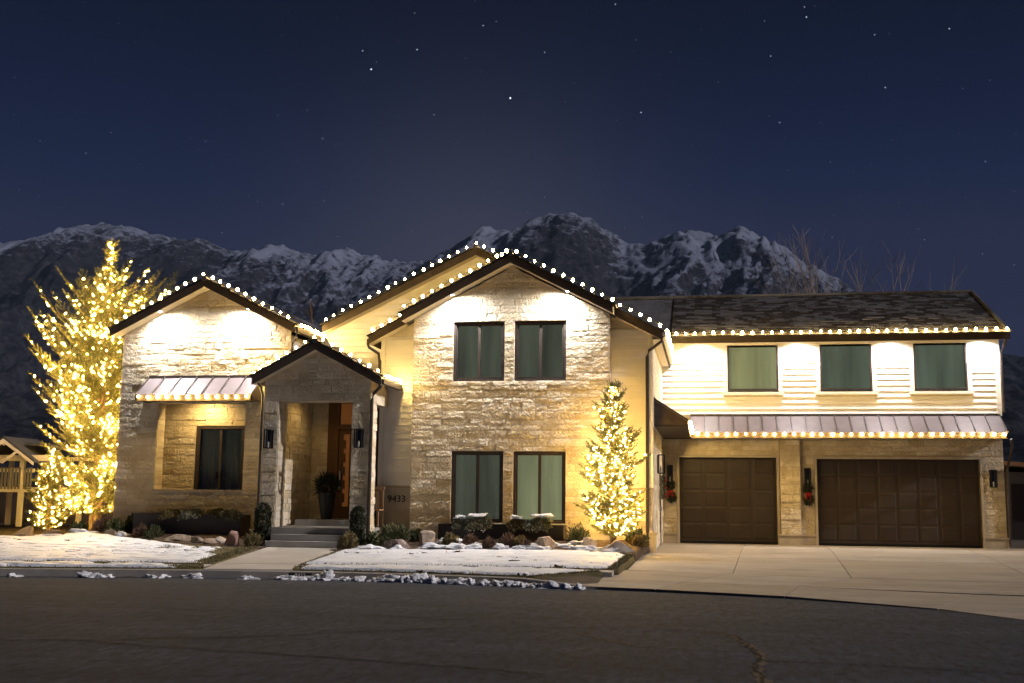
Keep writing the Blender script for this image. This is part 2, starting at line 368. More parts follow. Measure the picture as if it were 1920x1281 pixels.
def jag(pts, n, a):
    out = []
    for (x0, y0), (x1, y1) in zip(pts, pts[1:]):
        for k in range(n):
            t = k / n; out.append((x0 + (x1 - x0) * t + random.uniform(-a, a), y0 + (y1 - y0) * t + random.uniform(-a, a)))
    return out + [pts[-1]]
crackm = mat('crack_dark', (0.012, 0.011, 0.011), 1.0); crackl = mat('crack_filler', (0.13, 0.095, 0.065), 0.95, (0.05, 0.04, 0.03), 12)
for pts, n, a, w, m_ in [
        ([(-0.13, 13.6), (0.25, 13.2), (0.42, 12.3), (0.5, 11.6), (0.42, 10.8), (0.44, 10.0), (0.36, 9.2), (0.2, 8.4)], 9, 0.03, (0.012, 0.040), crackl),
        ([(-0.1, 13.62), (0.28, 13.2), (0.40, 12.3), (0.49, 11.6), (0.41, 10.8), (0.43, 10.0), (0.33, 9.2), (0.2, 8.4)], 9, 0.035, (0.006, 0.016), crackm),
        ([(-1.6, 13.2), (-1.2, 12.6), (-0.7, 12.0), (0.2, 11.9)], 8, 0.04, (0.005, 0.014), crackl),
        ([(-9.5, 10.2), (-6.5, 11.0), (-4.6, 11.9), (-3.0, 13.2), (-1.0, 13.7), (0.0, 13.6)], 12, 0.05, (0.005, 0.014), crackm),
        ([(-6.5, 11.0), (-4.5, 10.6), (-2.2, 10.2), (-1.4, 9.9)], 10, 0.05, (0.005, 0.012), crackm),
        ([(-11.5, 14.5), (-8.5, 14.2), (-5.5, 14.4), (-3.0, 14.0)], 12, 0.05, (0.004, 0.010), crackm),
        ([(-11.0, 16.2), (-8.6, 16.9), (-6.8, 17.3)], 10, 0.05, (0.004, 0.010), crackm),
        ([(0.4, 11.3), (1.6, 11.2), (2.8, 11.0)], 9, 0.04, (0.004, 0.010), crackm)]:
    V, F = strip_mesh(jag(pts, n, a), w[0] * 1.7, w[1] * 1.7, 0.004 if m_ is crackl else 0.008)
    me = bpy.data.meshes.new('crack'); me.from_pydata(V, [], F); link('crack', me, m_, road)

# kerb: swept profile left of the driveway, dropping to a lip across it
def build_kerb():
    xs = list(np.linspace(-40, -1.9, 60)) ; V = []; F = []
    for x in xs:
        y = float(kerb_y(x)); h = 0.13 if x < -3.2 else 0.13 - 0.095 * min(1, (x + 3.2) / 1.3)
        V += [(x, y, -0.03), (x, y + 0.02, h), (x, y + 0.17, h + 0.012), (x, y + 0.19, -0.03)]
    for i in range(len(xs) - 1):
        for j in range(3): F.append((i * 4 + j, i * 4 + 4 + j, i * 4 + 5 + j, i * 4 + 1 + j))
    me = bpy.data.meshes.new('kerb'); me.from_pydata(V, [], F); return link('kerb', me, 'kerb', kind='structure')
kerb = build_kerb()
def digits(text, size, ext, name, m, parent, loc, rot):
    cu = bpy.data.curves.new(name, 'FONT'); cu.body = text; cu.size = size; cu.extrude = ext; cu.align_x = 'CENTER'; cu.align_y = 'CENTER'
    o = bpy.data.objects.new(name, cu); COL.objects.link(o); bpy.context.view_layer.update()
    me = bpy.data.meshes.new_from_object(o); bpy.data.objects.remove(o)
    q = link(name, me, m, parent); q.matrix_parent_inverse = Matrix(); 
    Mx = Matrix.Translation(loc) @ rot.to_4x4()
    q.matrix_basis = (INV.get(parent.name, Matrix()) @ Mx) if parent is not None else Mx
    return q
kp = MB().box(-7.62, -7.18, 20.035, 20.045, 0.02, 0.115).build('number_plate', 'black', kerb)
digits('9433', 0.105, 0.002, 'kerb_number', 'white', kerb, Vector((-7.40, 20.028, 0.068)), Matrix.Rotation(R(90), 3, 'X'))

# driveway: concrete slabs with open joints
drive = bpy.data.objects.new('driveway', None); COL.objects.link(drive); drive['kind'] = 'structure'
def slab(poly, zf, parent, m='drive', name='slab', t=0.12, sub=8):
    """poly: 4 corners (x,y) near-left, near-right, far-right, far-left; pulled in 12 mm for the joint"""
    c = [Vector((p[0], p[1])) for p in poly]; cen = sum(c, Vector((0, 0))) / 4
    c = [p + (cen - p).normalized() * 0.014 for p in c]; V = []; F = []
    for j in range(sub + 1):
        for i in range(2):
            a = c[0].lerp(c[1], i); b = c[3].lerp(c[2], i); p = a.lerp(b, j / sub); V.append((p.x, p.y, float(zf(p.y))))
    n = len(V)
    for j in range(sub): F.append((2 * j, 2 * j + 1, 2 * j + 3, 2 * j + 2))
    for k in range(n): V.append((V[k][0], V[k][1], V[k][2] - t))
    F += [(0, n, n + 1, 1), (2 * sub + 1, n + 2 * sub + 1, n + 2 * sub, 2 * sub)]
    for j in range(sub):
        F += [(2 * j + 2, n + 2 * j + 2, n + 2 * j, 2 * j), (2 * j + 1, n + 2 * j + 1, n + 2 * j + 3, 2 * j + 3)]
    me = bpy.data.meshes.new(name); me.from_pydata(V, [], F); return link(name, me, m, parent)
KY = lambda x: float(kerb_y(x)) + 0.02
cols_far = [(-1.52, 34.0), (1.02, 34.0), (3.3, 34.0), (7.0, 34.0), (12.0, 34.0)]
rowY = [(-1.62, 22.9), (0.44, 22.6), (2.60, 22.15), (5.9, 22.0), (12.0, 22.0)]
mid = [0.42, 0.42, 0.42, 0.42]
for i in range(4):
    a, b = Vector(rowY[i]), Vector(rowY[i + 1]); c, d = Vector(cols_far[i + 1]), Vector(cols_far[i])
    e, f_ = b.lerp(c, 0.38), a.lerp(d, 0.38)
    slab([a, b, e, f_], dr, drive); slab([f_, e, c, d], dr, drive)
fl = [(-2.35, 20.4), (-0.5, 20.6), (1.5, 20.3), (4.2, 19.6), (8.0, 19.0)]
a_near = [(-3.0, KY(-3.0)), (-0.9, KY(-0.9)), (1.15, KY(1.15)), (3.2, KY(3.2)), (6.2, KY(6.2))]
top = [(-1.72, 22.9), (0.44, 22.6), (2.60, 22.15), (5.9, 22.0), (12.0, 22.0)]
for i in range(4):
    slab([a_near[i], a_near[i + 1], fl[i + 1], fl[i]], lambda y: 0.035 + 0.016 * np.clip(y - 18.5, -3, 4), drive)
    slab([fl[i], fl[i + 1], top[i + 1], top[i]], lambda y: max(0.0655, float(dr(y))) , drive)
for i in range(2):
    slab([(6.2 + 4 * i, 14.0 - 6 * i), (9 + 4 * i, 9 - 6 * i), (16, 15), (8.0 + 3 * i, 19.0)], lambda y: 0.035 + 0.016 * np.clip(y - 18.5, -3, 4) - 0.004 * (i + 1), drive)
slab([(8.3, 34.0), (16, 34.0), (16, 44), (8.3, 44)], lambda y: 0.27, drive)

# front walk, kerbside path
walk = bpy.data.objects.new('front_walk', None); COL.objects.link(walk); walk['kind'] = 'structure'
gw = lambda y: float(gz(-9.0, y)) * 0 + 0.15 + 0.03 * max(0, min(6.5, y - 20.4)) + 0.01
slab([(-9.56, 21.2), (-7.95, 21.45), (-8.52, 25.72), (-10.28, 25.6)], gw, walk, 'concrete')
slab([(-9.25, 19.9), (-7.62, 20.24), (-7.95, 21.43), (-9.56, 21.18)], gw, walk, 'concrete')
pathL = [(-24, 17.6), (-19, 19.3), (-13.9, 20.62), (-10.7, 21.0), (-9.58, 21.14)]
pathR = [(-7.9, 21.38), (-6.2, 21.6), (-4.39, 21.72), (-3.0, 21.78), (-1.75, 21.7)]
path = bpy.data.objects.new('pavement', None); COL.objects.link(path); path['kind'] = 'structure'
for P in (pathL, pathR):
    for (x0, y0), (x1, y1) in zip(P, P[1:]):
        slab([(x0 + .03, y0 - 0.42), (x1 - .03, y1 - 0.42), (x1 - .03, y1), (x0 + .03, y0)], lambda y: float(gz(-5, y)) - 0.005, path, 'concrete')

# lawns (turf sheets) and their snow
def curve_at(P, u):
    P = np.array(P, float); d = np.r_[0, np.cumsum(np.hypot(*np.diff(P, axis=0).T))]; d /= d[-1]
    return np.stack([np.interp(u, d, P[:, 0]), np.interp(u, d, P[:, 1])], -1)
def lawn_grid(near, far, du, dv, zoff, keep=None, bump=0.0, seed=0.0):
    L = np.hypot(*(np.array(near[-1]) - np.array(near[0]))); nu = max(4, int(L / du))
    D = max(np.hypot(*(np.array(far[0]) - np.array(near[0]))), np.hypot(*(np.array(far[-1]) - np.array(near[-1])))); nv = max(3, int(D / dv))
    u = np.linspace(0, 1, nu); v = np.linspace(0, 1, nv)
    A = curve_at(near, u); B = curve_at(far, u)
    P = A[None] * (1 - v[:, None, None]) + B[None] * v[:, None, None]
    X, Y = P[..., 0], P[..., 1]
    Z = gz(X, Y) + zoff
    k = None
    if keep is not None:
        k = keep(X, Y, u[None] + 0 * X, v[:, None] + 0 * X)
        Z = Z + np.clip(k, -1, 1) * bump + 0.030 * (fbm(X * 2.2 + seed, Y * 2.2, 4) - 0.5) * (k > 0)
    i = np.arange((nv - 1) * (nu - 1)); a = (i // (nu - 1)) * nu + i % (nu - 1)
    F = np.stack([a, a + 1, a + 1 + nu, a + nu], 1)
    if k is None:            # turf has a cut side: skirt along the near edge and the right-hand end
        V = np.stack([X, Y, Z], -1).reshape(-1, 3); e1 = np.arange(nu); e2 = np.arange(nv) * nu + nu - 1; n0 = len(V)
        V = np.concatenate([V, V[e1] - (0, 0.02, 0.14), V[e2] + (0.03, 0, -0.14)])
        F = np.concatenate([F, np.stack([n0 + np.arange(nu - 1), n0 + 1 + np.arange(nu - 1), e1[1:], e1[:-1]], 1),
                            np.stack([n0 + nu + np.arange(nv - 1), n0 + nu + 1 + np.arange(nv - 1), e2[1:], e2[:-1]], 1)])
        return V, F
    if k is not None:
        kk = k.ravel(); F = F[(kk[F] > -0.7).all(1)]
    return np.stack([X, Y, Z], -1).reshape(-1, 3), F
def mesh_lawn(name, m, *a, kind='structure', **kw):
    V, F = lawn_grid(*a, **kw)
    return link(name, npmesh(name, V, F), m, smooth=True, kind=kind)
LN = [(-24, 17.62), (-19, 19.32), (-13.9, 20.66), (-10.7, 21.05), (-9.64, 21.2)]
LF = [(-24, 29.5), (-18.88, 28.0), (-16.0, 27.15), (-14.1, 26.4), (-12.7, 25.8), (-10.36, 25.2)]
RN = [(-7.92, 21.42), (-6.2, 21.62), (-4.39, 21.76), (-3.0, 21.80), (-1.74, 21.76)]
RF = [(-8.34, 24.84), (-6.83, 25.22), (-5.18, 25.64), (-3.97, 25.78), (-2.74, 25.75), (-1.64, 25.3)]
SLN = [(-24, 14.0), (-19, 16.8), (-15.5, 18.42), (-12.76, 19.27), (-11.37, 19.62), (-9.97, 19.94), (-9.3, 20.02)]
SLF = [(-24, 17.2), (-19, 18.9), (-13.9, 20.22), (-10.7, 20.62), (-9.62, 20.75)]
SRN = [(-7.66, 20.28), (-7.04, 20.31), (-5.5, 20.27), (-4.01, 20.08), (-3.6, 19.98), (-3.02, 19.90)]
SRF = [(-7.85, 20.98), (-6.2, 21.2), (-4.39, 21.32), (-3.0, 21.32), (-1.98, 21.26)]
for nm, a, b in (('lawn', LN, LF), ('lawn', RN, RF), ('verge', SLN, SLF), ('verge', SRN, SRF)):
    mesh_lawn(nm, 'grass', a, b, 0.3, 0.3, 0.012)
def keep_lawn(thr, spots, edge=0.04, seed=0.0, grad=None):
    def f(X, Y, u, v):
        n = fbm(X * 1.3 + seed, Y * 2.6 + seed, 4)
        s = fbm(X * 3.1 + seed, Y * 4.2, 4)
        k = (n - thr) * 6
        k = np.minimum(k, (0.64 - s) * 9 + spots)
        e = np.minimum(np.minimum(u * 14, (1 - u) * 14), np.minimum(v * 12, (1 - v) * 12)) - edge * 12 * (0.4 + 1.2 * fbm(X * 4, Y * 4 + seed, 3))
        k = np.minimum(k, e * 2)
        if grad is not None: k = k - grad(X, Y, u, v)
        return np.clip(k * 1.6, -1, 1)
    return f
for nm, a, b, kf in (
        ('snow', LN, LF, keep_lawn(0.25, 0.40, 0.03, 3.0, lambda X, Y, u, v: 1.1 * sstep(X, -14.5, -10.5) * sstep(v, 0.0, 1.0) * 1.2 - 0.1)),
        ('snow', RN, RF, keep_lawn(0.20, 0.75, 0.02, 11.0, lambda X, Y, u, v: 0.5 * sstep(X, -2.4, -1.6))),
        ('snow', SLN, SLF, keep_lawn(0.27, 0.45, 0.05, 23.0)), ('snow', SRN, SRF, keep_lawn(0.22, 0.7, 0.04, 31.0))):
    mesh_lawn(nm, 'snow', a, b, 0.055, 0.055, 0.018, keep=kf, bump=0.045, seed=a[0][0], kind='stuff')
# blades of grass poking through: one uncountable mass
def build_blades():
    V = []; F = []
    for near, far, n, vmin in ((LN, LF, 9000, 0), (RN, RF, 4500, 0), (SLN, SLF, 3000, 0), (SRN, SRF, 2500, 0)):
        u = rng.random(n); v = rng.random(n); 
        pick = rng.random(n)
        v = np.where(pick < 0.03, rng.random(n) * 0.03, v); u = np.where((pick > 0.35) & (pick < 0.6), 1 - rng.random(n) * 0.03, u)
        A = np.stack([curve_at(near, q) for q in [u]], 0)[0]; B = curve_at(far, u); P = A * (1 - v[:, None]) + B * v[:, None]
        z = gz(P[:, 0], P[:, 1]) + 0.01
        ang = rng.random(n) * 6.28; h = 0.018 + 0.032 * rng.random(n); w = 0.010
        ca, sa = np.cos(ang), np.sin(ang); lx = (rng.random(n) - .5) * .06; ly = (rng.random(n) - .5) * .06
        b0 = len(V) * 3
        T = np.stack([np.stack([P[:, 0] - ca * w, P[:, 1] - sa * w, z], -1), np.stack([P[:, 0] + ca * w, P[:, 1] + sa * w, z], -1),
                      np.stack([P[:, 0] + lx, P[:, 1] + ly, z + h], -1)], 1)
        V.append(T.reshape(-1, 3))
    V = np.concatenate(V); F = np.arange(len(V)).reshape(-1, 3)
    link('grass', npmesh('grass', V, F), 'blade', kind='stuff')
build_blades()
# planting beds
BLN = [(-17.6, 27.6), (-16.0, 27.12), (-14.1, 26.37), (-12.7, 25.77), (-10.9, 25.33), (-10.33, 25.25)]
BLF = [(-17.6, 28.4), (-16.0, 28.2), (-14.1, 27.9), (-12.7, 27.9), (-11.2, 27.9), (-10.33, 27.6)]
BRN = [(-8.5, 24.84), (-6.83, 25.19), (-5.18, 25.61), (-3.97, 25.75), (-2.74, 25.72), (-1.62, 25.2)]
BRF = [(-8.5, 28.0), (-6.83, 28.0), (-5.18, 28.0), (-3.97, 28.0), (-2.74, 28.0), (-1.45, 28.0)]
def mesh_bed(n, f):
    V, F = lawn_grid(n, f, 0.07, 0.07, 0.022)
    V[:, 2] += 0.05 * (fbm(V[:, 0] * 5, V[:, 1] * 5, 4) - 0.4)
    link('mulch_bed', npmesh('mulch_bed', V, F), 'mulch', smooth=True, kind='structure')
mesh_bed(BLN, BLF); mesh_bed(BRN, BRF)

# ------------------------------------------------------------------ mountains
def build_mountains():
    f = 2108.33
    def ang(px, py):
        d = Fw + r_ * ((px - 960) / f) - u_ * ((py - 640.5) / f); return d.x / d.y, d.z / d.y
    sky_l = [(-700, 520), (-400, 470), (-200, 480), (0, 455), (60, 450), (110, 439), (150, 425), (190, 410), (215, 416), (260, 424), (300, 437), (350, 441), (400, 446), (440, 463), (480, 470), (530, 455),
             (560, 462), (600, 477), (650, 463), (690, 475), (740, 485), (790, 490), (840, 482), (880, 452), (925, 421), (960, 434), (1000, 413), (1040, 399), (1075, 399), (1110, 409), (1150, 432),
             (1180, 458), (1215, 461), (1260, 438), (1295, 428), (1320, 433), (1345, 439), (1382, 422), (1420, 436), (1470, 455), (1500, 484), (1540, 512), (1590, 545), (1700, 600), (1800, 650), (1900, 668), (2100, 690), (2500, 700)]
    A = np.array([ang(*p) for p in sky_l]); RY = 4200.0
    sx_, sh = A[:, 0] * RY, A[:, 1] * RY + 1.5
    xs = np.linspace(-5200, 2900, 1000); ys = np.concatenate([np.linspace(900, 4200, 190), np.linspace(4240, 5600, 18)])
    X, Y = np.meshgrid(xs, ys)
    base = np.interp(X * (1 + 0.0 * Y), sx_, sh)
    t = np.clip((Y - 900) / 3300, 0, 1); back = np.clip((Y - 4200) / 1400, 0, 1)
    wx = X + 220 * (fbm(X / 900, Y / 900, 3) - 0.5); wy = Y + 260 * (fbm(X / 800 + 9, Y / 800, 3) - 0.5)
    spur = fbm(wx / 330, wy / 1100, 5, 0.5, True)          # gullies running down the face
    fine = fbm(wx / 95, wy / 170, 6, 0.62, True)
    # a nearer rounded foothill in front of the right-hand peaks
    prof = 0.62 * t ** 1.15 + 0.38 * sstep(t, 0.55, 1.0)
    H = base * 0.975 * prof * (1 - 0.75 * back)
    H += (spur - 0.55) * 300 * t * (1 - t) * 1.9 * np.clip(base / 700, 0.25, 1.2)
    H += (fine - 0.55) * (60 + 95 * t * (1 - t) * 2) * np.clip(base / 700, 0.2, 1.2) * np.clip(t * 2, 0, 1)
    H += 105 * np.exp(-((X + 200) / 560) ** 2 - ((Y - 2000) / 330) ** 2)
    H = np.maximum(H, -2)
    V = np.stack([X, Y, H], -1).reshape(-1, 3); nx = len(xs); ny = len(ys)
    i = np.arange((ny - 1) * (nx - 1)); a = (i // (nx - 1)) * nx + i % (nx - 1)
    me = npmesh('mountains', V, np.stack([a, a + 1, a + 1 + nx, a + nx], 1))
    bpx = [(-700, .2), (0, .30), (110, .34), (160, -.05), (220, -.35), (480, -.30), (520, -.05), (545, .12), (580, -.12), (640, .16), (740, .14), (840, -.1), (900, .18), (940, .22), (990, -.15), (1060, -.40), (1130, -.28), (1190, .05), (1270, .22), (1400, .20), (1500, .28), (1600, -.1), (1900, -.2), (2500, -.2)]
    bx_ = np.array([ang(p[0], 480)[0] for p in bpx]) * RY; bias = np.interp(X, bx_, [p[1] for p in bpx]) + 0.25 * (fbm(X / 260, Y / 400, 4) - .5)
    at = me.attributes.new('snow_lie', 'FLOAT', 'POINT'); at.data.foreach_set('value', bias.ravel().astype(np.float32))
    m = bpy.data.materials.new('mountain_face'); m.use_nodes = True; t_ = m.node_tree; b = t_.nodes['Principled BSDF']
    b.inputs['Roughness'].default_value = 1.0; b.inputs['Specular IOR Level'].default_value = 0.0
    geo = NN(t_, 'ShaderNodeNewGeometry'); sp = NN(t_, 'ShaderNodeSeparateXYZ'); t_.links.new(geo.outputs['Position'], sp.inputs[0])
    def noise(sc, det, ro=0.6, stretch=None):
        n = NN(t_, 'ShaderNodeTexNoise'); n.inputs['Scale'].default_value = sc; n.inputs['Detail'].default_value = det; n.inputs['Roughness'].default_value = ro
        if stretch:
            mp = NN(t_, 'ShaderNodeMapping'); mp.inputs['Scale'].default_value = stretch; t_.links.new(geo.outputs['Position'], mp.inputs[0]); t_.links.new(mp.outputs[0], n.inputs['Vector'])
        else: t_.links.new(geo.outputs['Position'], n.inputs['Vector'])
        return n.outputs[0]
    def mth(op, a_, b_=None, c_=None):
        n = NN(t_, 'ShaderNodeMath', operation=op)
        for k, v in enumerate((a_, b_, c_)):
            if v is None: continue
            if isinstance(v, (int, float)): n.inputs[k].default_value = v
            else: t_.links.new(v, n.inputs[k])
        return n.outputs[0]
    nsp = NN(t_, 'ShaderNodeSeparateXYZ'); t_.links.new(geo.outputs['Normal'], nsp.inputs[0])
    alt = mth('MULTIPLY_ADD', sp.outputs[2], 1 / 650.0, -1.27)
    big = mth('MULTIPLY_ADD', noise(0.0032, 4), 0.9, -0.45)
    sm = mth('MULTIPLY_ADD', noise(0.03, 8, 0.75), 2.4, -1.2)
    slope = mth('MULTIPLY_ADD', nsp.outputs[2], 0.9, -0.62)
    an = NN(t_, 'ShaderNodeAttribute'); an.attribute_name = 'snow_lie'
    k = mth('ADD', mth('ADD', mth('ADD', mth('ADD', alt, big), sm), slope), an.outputs['Fac'])
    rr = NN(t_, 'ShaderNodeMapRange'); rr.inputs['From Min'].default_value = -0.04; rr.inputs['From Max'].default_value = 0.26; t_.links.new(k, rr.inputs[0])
    rock = NN(t_, 'ShaderNodeValToRGB'); t_.links.new(noise(0.045, 9, 0.8), rock.inputs[0])
    rock.color_ramp.elements[0].position = 0.42; rock.color_ramp.elements[0].color = (0.010, 0.010, 0.014, 1)
    rock.color_ramp.elements[1].position = 0.66; rock.color_ramp.elements[1].color = (0.062, 0.060, 0.070, 1)
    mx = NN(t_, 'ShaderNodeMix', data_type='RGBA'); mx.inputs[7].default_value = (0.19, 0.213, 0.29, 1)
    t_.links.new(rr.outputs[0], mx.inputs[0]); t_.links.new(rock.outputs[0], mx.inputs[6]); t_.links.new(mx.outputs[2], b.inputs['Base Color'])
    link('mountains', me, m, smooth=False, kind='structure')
build_mountains()

# ------------------------------------------------------------------ stars (a few thousand points of light over the whole dome)
def build_stars(name, n, r0, r1, m, special=()):
    V = []; F = []; D = 18000.0
    O = np.array([(1, 0, 0), (-1, 0, 0), (0, 1, 0), (0, -1, 0), (0, 0, 1), (0, 0, -1)], float)
    T = np.array([(0, 2, 4), (2, 1, 4), (1, 3, 4), (3, 0, 4), (2, 0, 5), (1, 2, 5), (3, 1, 5), (0, 3, 5)])
    pts = []
    while len(pts) < n:
        d = rng.normal(size=3); d /= np.linalg.norm(d)
        if d[2] > 0.10: pts.append((d, r0 + (r1 - r0) * rng.random() ** 3))
    pts += [(np.array(d) / np.linalg.norm(d), r) for d, r in special]
    for k, (d, r) in enumerate(pts): V.append(O * r + d * D); F.append(T + 6 * k)
    link(name, npmesh(name, np.concatenate(V), np.concatenate(F)), m, kind='stuff')
build_stars('stars', 6000, 2.2, 6.0, 'star')
def sray(px, py): return tuple(Fw + r_ * ((px - 960) / 2108.33) - u_ * ((py - 640.5) / 2108.33))
build_stars('stars', 120, 3.0, 5.0, 'starb', [(sray(957, 184), 12), (sray(696, 130), 9), (sray(782, 93), 5.4), (sray(680, 95), 5.4), (sray(814, 215), 5.4), (sray(1021, 98), 5.4), (sray(1202, 211), 6.1),
      (sray(1512, 32), 6.1), (sray(1508, 13), 4.8), (sray(1780, 54), 5.4), (sray(1640, 65), 5.4), (sray(1445, 105), 4.8), (sray(1848, 303), 5.4), (sray(530, 383), 4.8), (sray(605, 260), 4.8), (sray(1154, 8), 5.4), (sray(906, 48), 4.8), (sray(1660, 164), 4.8), (sray(1462, 230), 4.8)])

# ================================================================== THE HOUSE
house = thing('house', (-4.0, 28.0, 0.4), 'two storey pale stone and white siding house with gables and two garage doors', 'house')
def HB(name, m, *boxes, parent=None):
    b = MB()
    for q in boxes: b.box(*q)
    return b.build(name, m, parent or house)
# ---- stone laying
STONES = []      # (part, mesh data, apparent size)
def lay(part, fn, s0, s1, z0, z1, holes=(), gable=None, hrow=(0.115, 0.215), lrow=(0.22, 0.72), rough=0.013, weight=1.0, seed=1):
    """fn(s, z, out) -> point; gable = (apex s, apex z, slope); holes = (s0, s1, z0, z1)"""
    rd = random.Random(seed)
    lev = sorted({z0, z1} | {z for h in holes for z in h[2:] if z0 < z < z1})
    def lim(z):
        if gable is None: return s0, s1
        w = max(0.0, (gable[1] - z) / gable[2]); return max(s0, gable[0] - w), min(s1, gable[0] + w)
    for za, zb in zip(lev, lev[1:]):
        z = za
        rows = []
        while z < zb - 1e-6:
            h = rd.uniform(*hrow)
            if zb - (z + h) < hrow[0] * 0.8: h = zb - z
            rows.append((z, min(zb, z + h))); z += h
        for ra, rb in rows:
            (a0, a1), (b0, b1) = lim(ra), lim(rb)
            cuts = sorted((h[0], h[1]) for h in holes if h[2] < (ra + rb) / 2 < h[3])
            segs = []; cur = None
            edges = [s0 - 9] + [c for h in cuts for c in h] + [s1 + 9]
            for k in range(0, len(edges), 2):
                lo, hi = edges[k], edges[k + 1]
                L = (max(lo, a0), max(lo, b0)); Rr = (min(hi, a1), min(hi, b1))
                if Rr[0] - L[0] > 0.05 and Rr[0] - L[0] > 0: segs.append((L, Rr))
            for L, Rr in segs:
                tot = Rr[0] - L[0]; xs = [L[0]]
                while xs[-1] < Rr[0] - 1e-6:
                    w = rd.uniform(*lrow)
                    if rd.random() < 0.25: w *= 0.6
                    if Rr[0] - xs[-1] - w < lrow[0] * 0.7: w = Rr[0] - xs[-1]
                    xs.append(min(Rr[0], xs[-1] + w))
                for i in range(len(xs) - 1):
                    bl, br = xs[i], xs[i + 1]; tl, tr = bl, br
                    if i == 0: tl = L[1]
                    else: tl = min(max(bl, L[1]), Rr[1])
                    if i == len(xs) - 2: tr = Rr[1]
                    else: tr = min(max(br, L[1]), Rr[1])
                    if tr < tl: tr = tl = (tl + tr) / 2
                    stone(part, fn, (bl, br, tl, tr), ra, rb, rough, rd, weight)
def stone(part, fn, q, za, zb, rough, rd, weight):
    bl, br, tl, tr = q; g = 0.0045
    w, h = br - bl, zb - za
    nx, nz = max(3, min(12, round(w / 0.055))), max(3, min(5, round(h / 0.05)))
    prot = rd.uniform(0.008, 0.008 + 2.4 * rough); ph = rd.uniform(0, 90)
    tilt = rd.uniform(-1, 1) * rough * 0.7
    P = []
    for j in range(nz + 1):
        v = j / nz; z = za + g + (h - 2 * g) * v
        l = bl + (tl - bl) * v + g; r = br + (tr - br) * v - g
        if r < l: l = r = (l + r) / 2
        for i in range(nx + 1):
            u = i / nx; s = l + (r - l) * u
            edge = i in (0, nx) or j in (0, nz)
            n = mnoise.noise(Vector((s * 9 + ph, z * 15, ph))) + 0.6 * mnoise.noise(Vector((s * 22, z * 26 + ph, 3)))
            o = prot + tilt * (v * 2 - 1) + (n * rough * 0.9 if not edge else -0.35 * rough + n * rough * 0.45)
            if not edge: s += rd.uniform(-.008, .008); z2 = z + rd.uniform(-.006, .006)
            else: z2 = z + rd.uniform(-.003, .003)
            P.append(fn(s, z2, max(0.002, o)))
    F = []
    W = nx + 1
    for j in range(nz):
        for i in range(nx):
            a = j * W + i; F.append((a, a + 1, a + 1 + W, a + W))
    ring = [i for i in range(W)] + [j * W + nx for j in range(1, nz + 1)] + [nz * W + i for i in range(nx - 1, -1, -1)] + [j * W for j in range(nz - 1, 0, -1)]
    n0 = len(P)
    for k in ring:
        j, i = divmod(k, W); v = j / nz; z = za + g + (h - 2 * g) * v; l = bl + (tl - bl) * v + g; r = br + (tr - br) * v - g
        if r < l: l = r = (l + r) / 2
        P.append(fn(l + (r - l) * i / nx, z, -0.015))
    m = len(ring)
    for k in range(m): F.append((ring[k], n0 + k, n0 + (k + 1) % m, ring[(k + 1) % m]))
    STONES.append((part, P, F, w * h * weight))
front = lambda Y: (lambda s, z, o: (s, Y - o, z))
facer = lambda X: (lambda s, z, o: (X + o, s, z))      # wall facing right, s runs along Y

# ---- left wing
lw = HB('left_wing_wall', 'mortar',
        (-15.5, -14.4, 27.8, 28.2, 0.25, 5.7), (-11.93, -10.75, 27.8, 28.2, 0.25, 5.7), (-14.4, -11.93, 27.8, 28.2, 0.25, 1.63), (-14.4, -11.93, 27.8, 28.2, 3.93, 5.7),
        (-15.5, -15.15, 28.2, 38, 0.25, 5.7), (-11.1, -10.75, 28.2, 38, 0.25, 5.7), (-15.15, -13.86, 29.0, 29.3, 0.25, 4.5), (-12.42, -11.1, 29.0, 29.3, 0.25, 4.5),
        (-13.86, -12.42, 29.0, 29.3, 3.40, 4.5), (-15.15, -11.1, 28.2, 29.0, 0.25, 0.75))
MB().prism([(-15.5, 27.8, 5.7), (-10.75, 27.8, 5.7), (-13.07, 27.8, 6.95)], (0, 0.4, 0)).build('gable_backing', 'mortar', house)
HB('porch_ceiling', 'soffit', (-15.15, -11.1, 28.2, 29.0, 4.25, 4.35))
lay(lw, front(27.8), -15.5, -10.75, 0.35, 7.02, [(-14.4, -11.93, 1.63, 3.93)], (-13.07, 6.98, 0.495), rough=0.0105, seed=11)
lay(lw, front(29.0), -15.1, -11.1, 0.8, 4.2, [(-13.86, -12.42, 0.7, 3.40)], rough=0.010, seed=12, weight=0.5)
lay(lw, facer(-14.4), 27.8, 28.2, 1.63, 3.93, rough=0.007, seed=13, weight=0.2, lrow=(0.4, 0.5))
HB('opening_sill', 'smooth', (-14.42, -11.91, 27.75, 28.22, 1.60, 1.655))
# ---- entry porch
pw = HB('porch_wall', 'mortar', (-10.89, -10.5, 26.5, 27.05, 0.25, 3.85), (-8.6, -8.15, 26.5, 27.05, 0.25, 3.85), (-10.89, -8.15, 26.5, 27.05, 3.85, 4.4),
        (-10.95, -10.75, 27.05, 29.6, 0.25, 4.4), (-8.45, -8.15, 27.05, 28.0, 3.80, 4.4),
        (-10.75, -10.0, 29.6, 29.8, 0.25, 4.4), (-8.85, -8.33, 29.6, 29.8, 0.25, 4.4), (-10.0, -8.85, 29.6, 29.8, 4.15, 4.4))
MB().prism([(-10.89, 26.5, 4.4), (-8.15, 26.5, 4.4), (-9.52, 26.5, 5.12)], (0, 0.5, 0)).build('gable_backing', 'mortar', house)
lay(pw, front(26.5), -10.89, -8.15, 0.35, 5.15, [(-10.5, -8.6, 0.3, 3.85)], (-9.52, 5.12, 0.53), rough=0.012, seed=21, lrow=(0.24, 0.62))
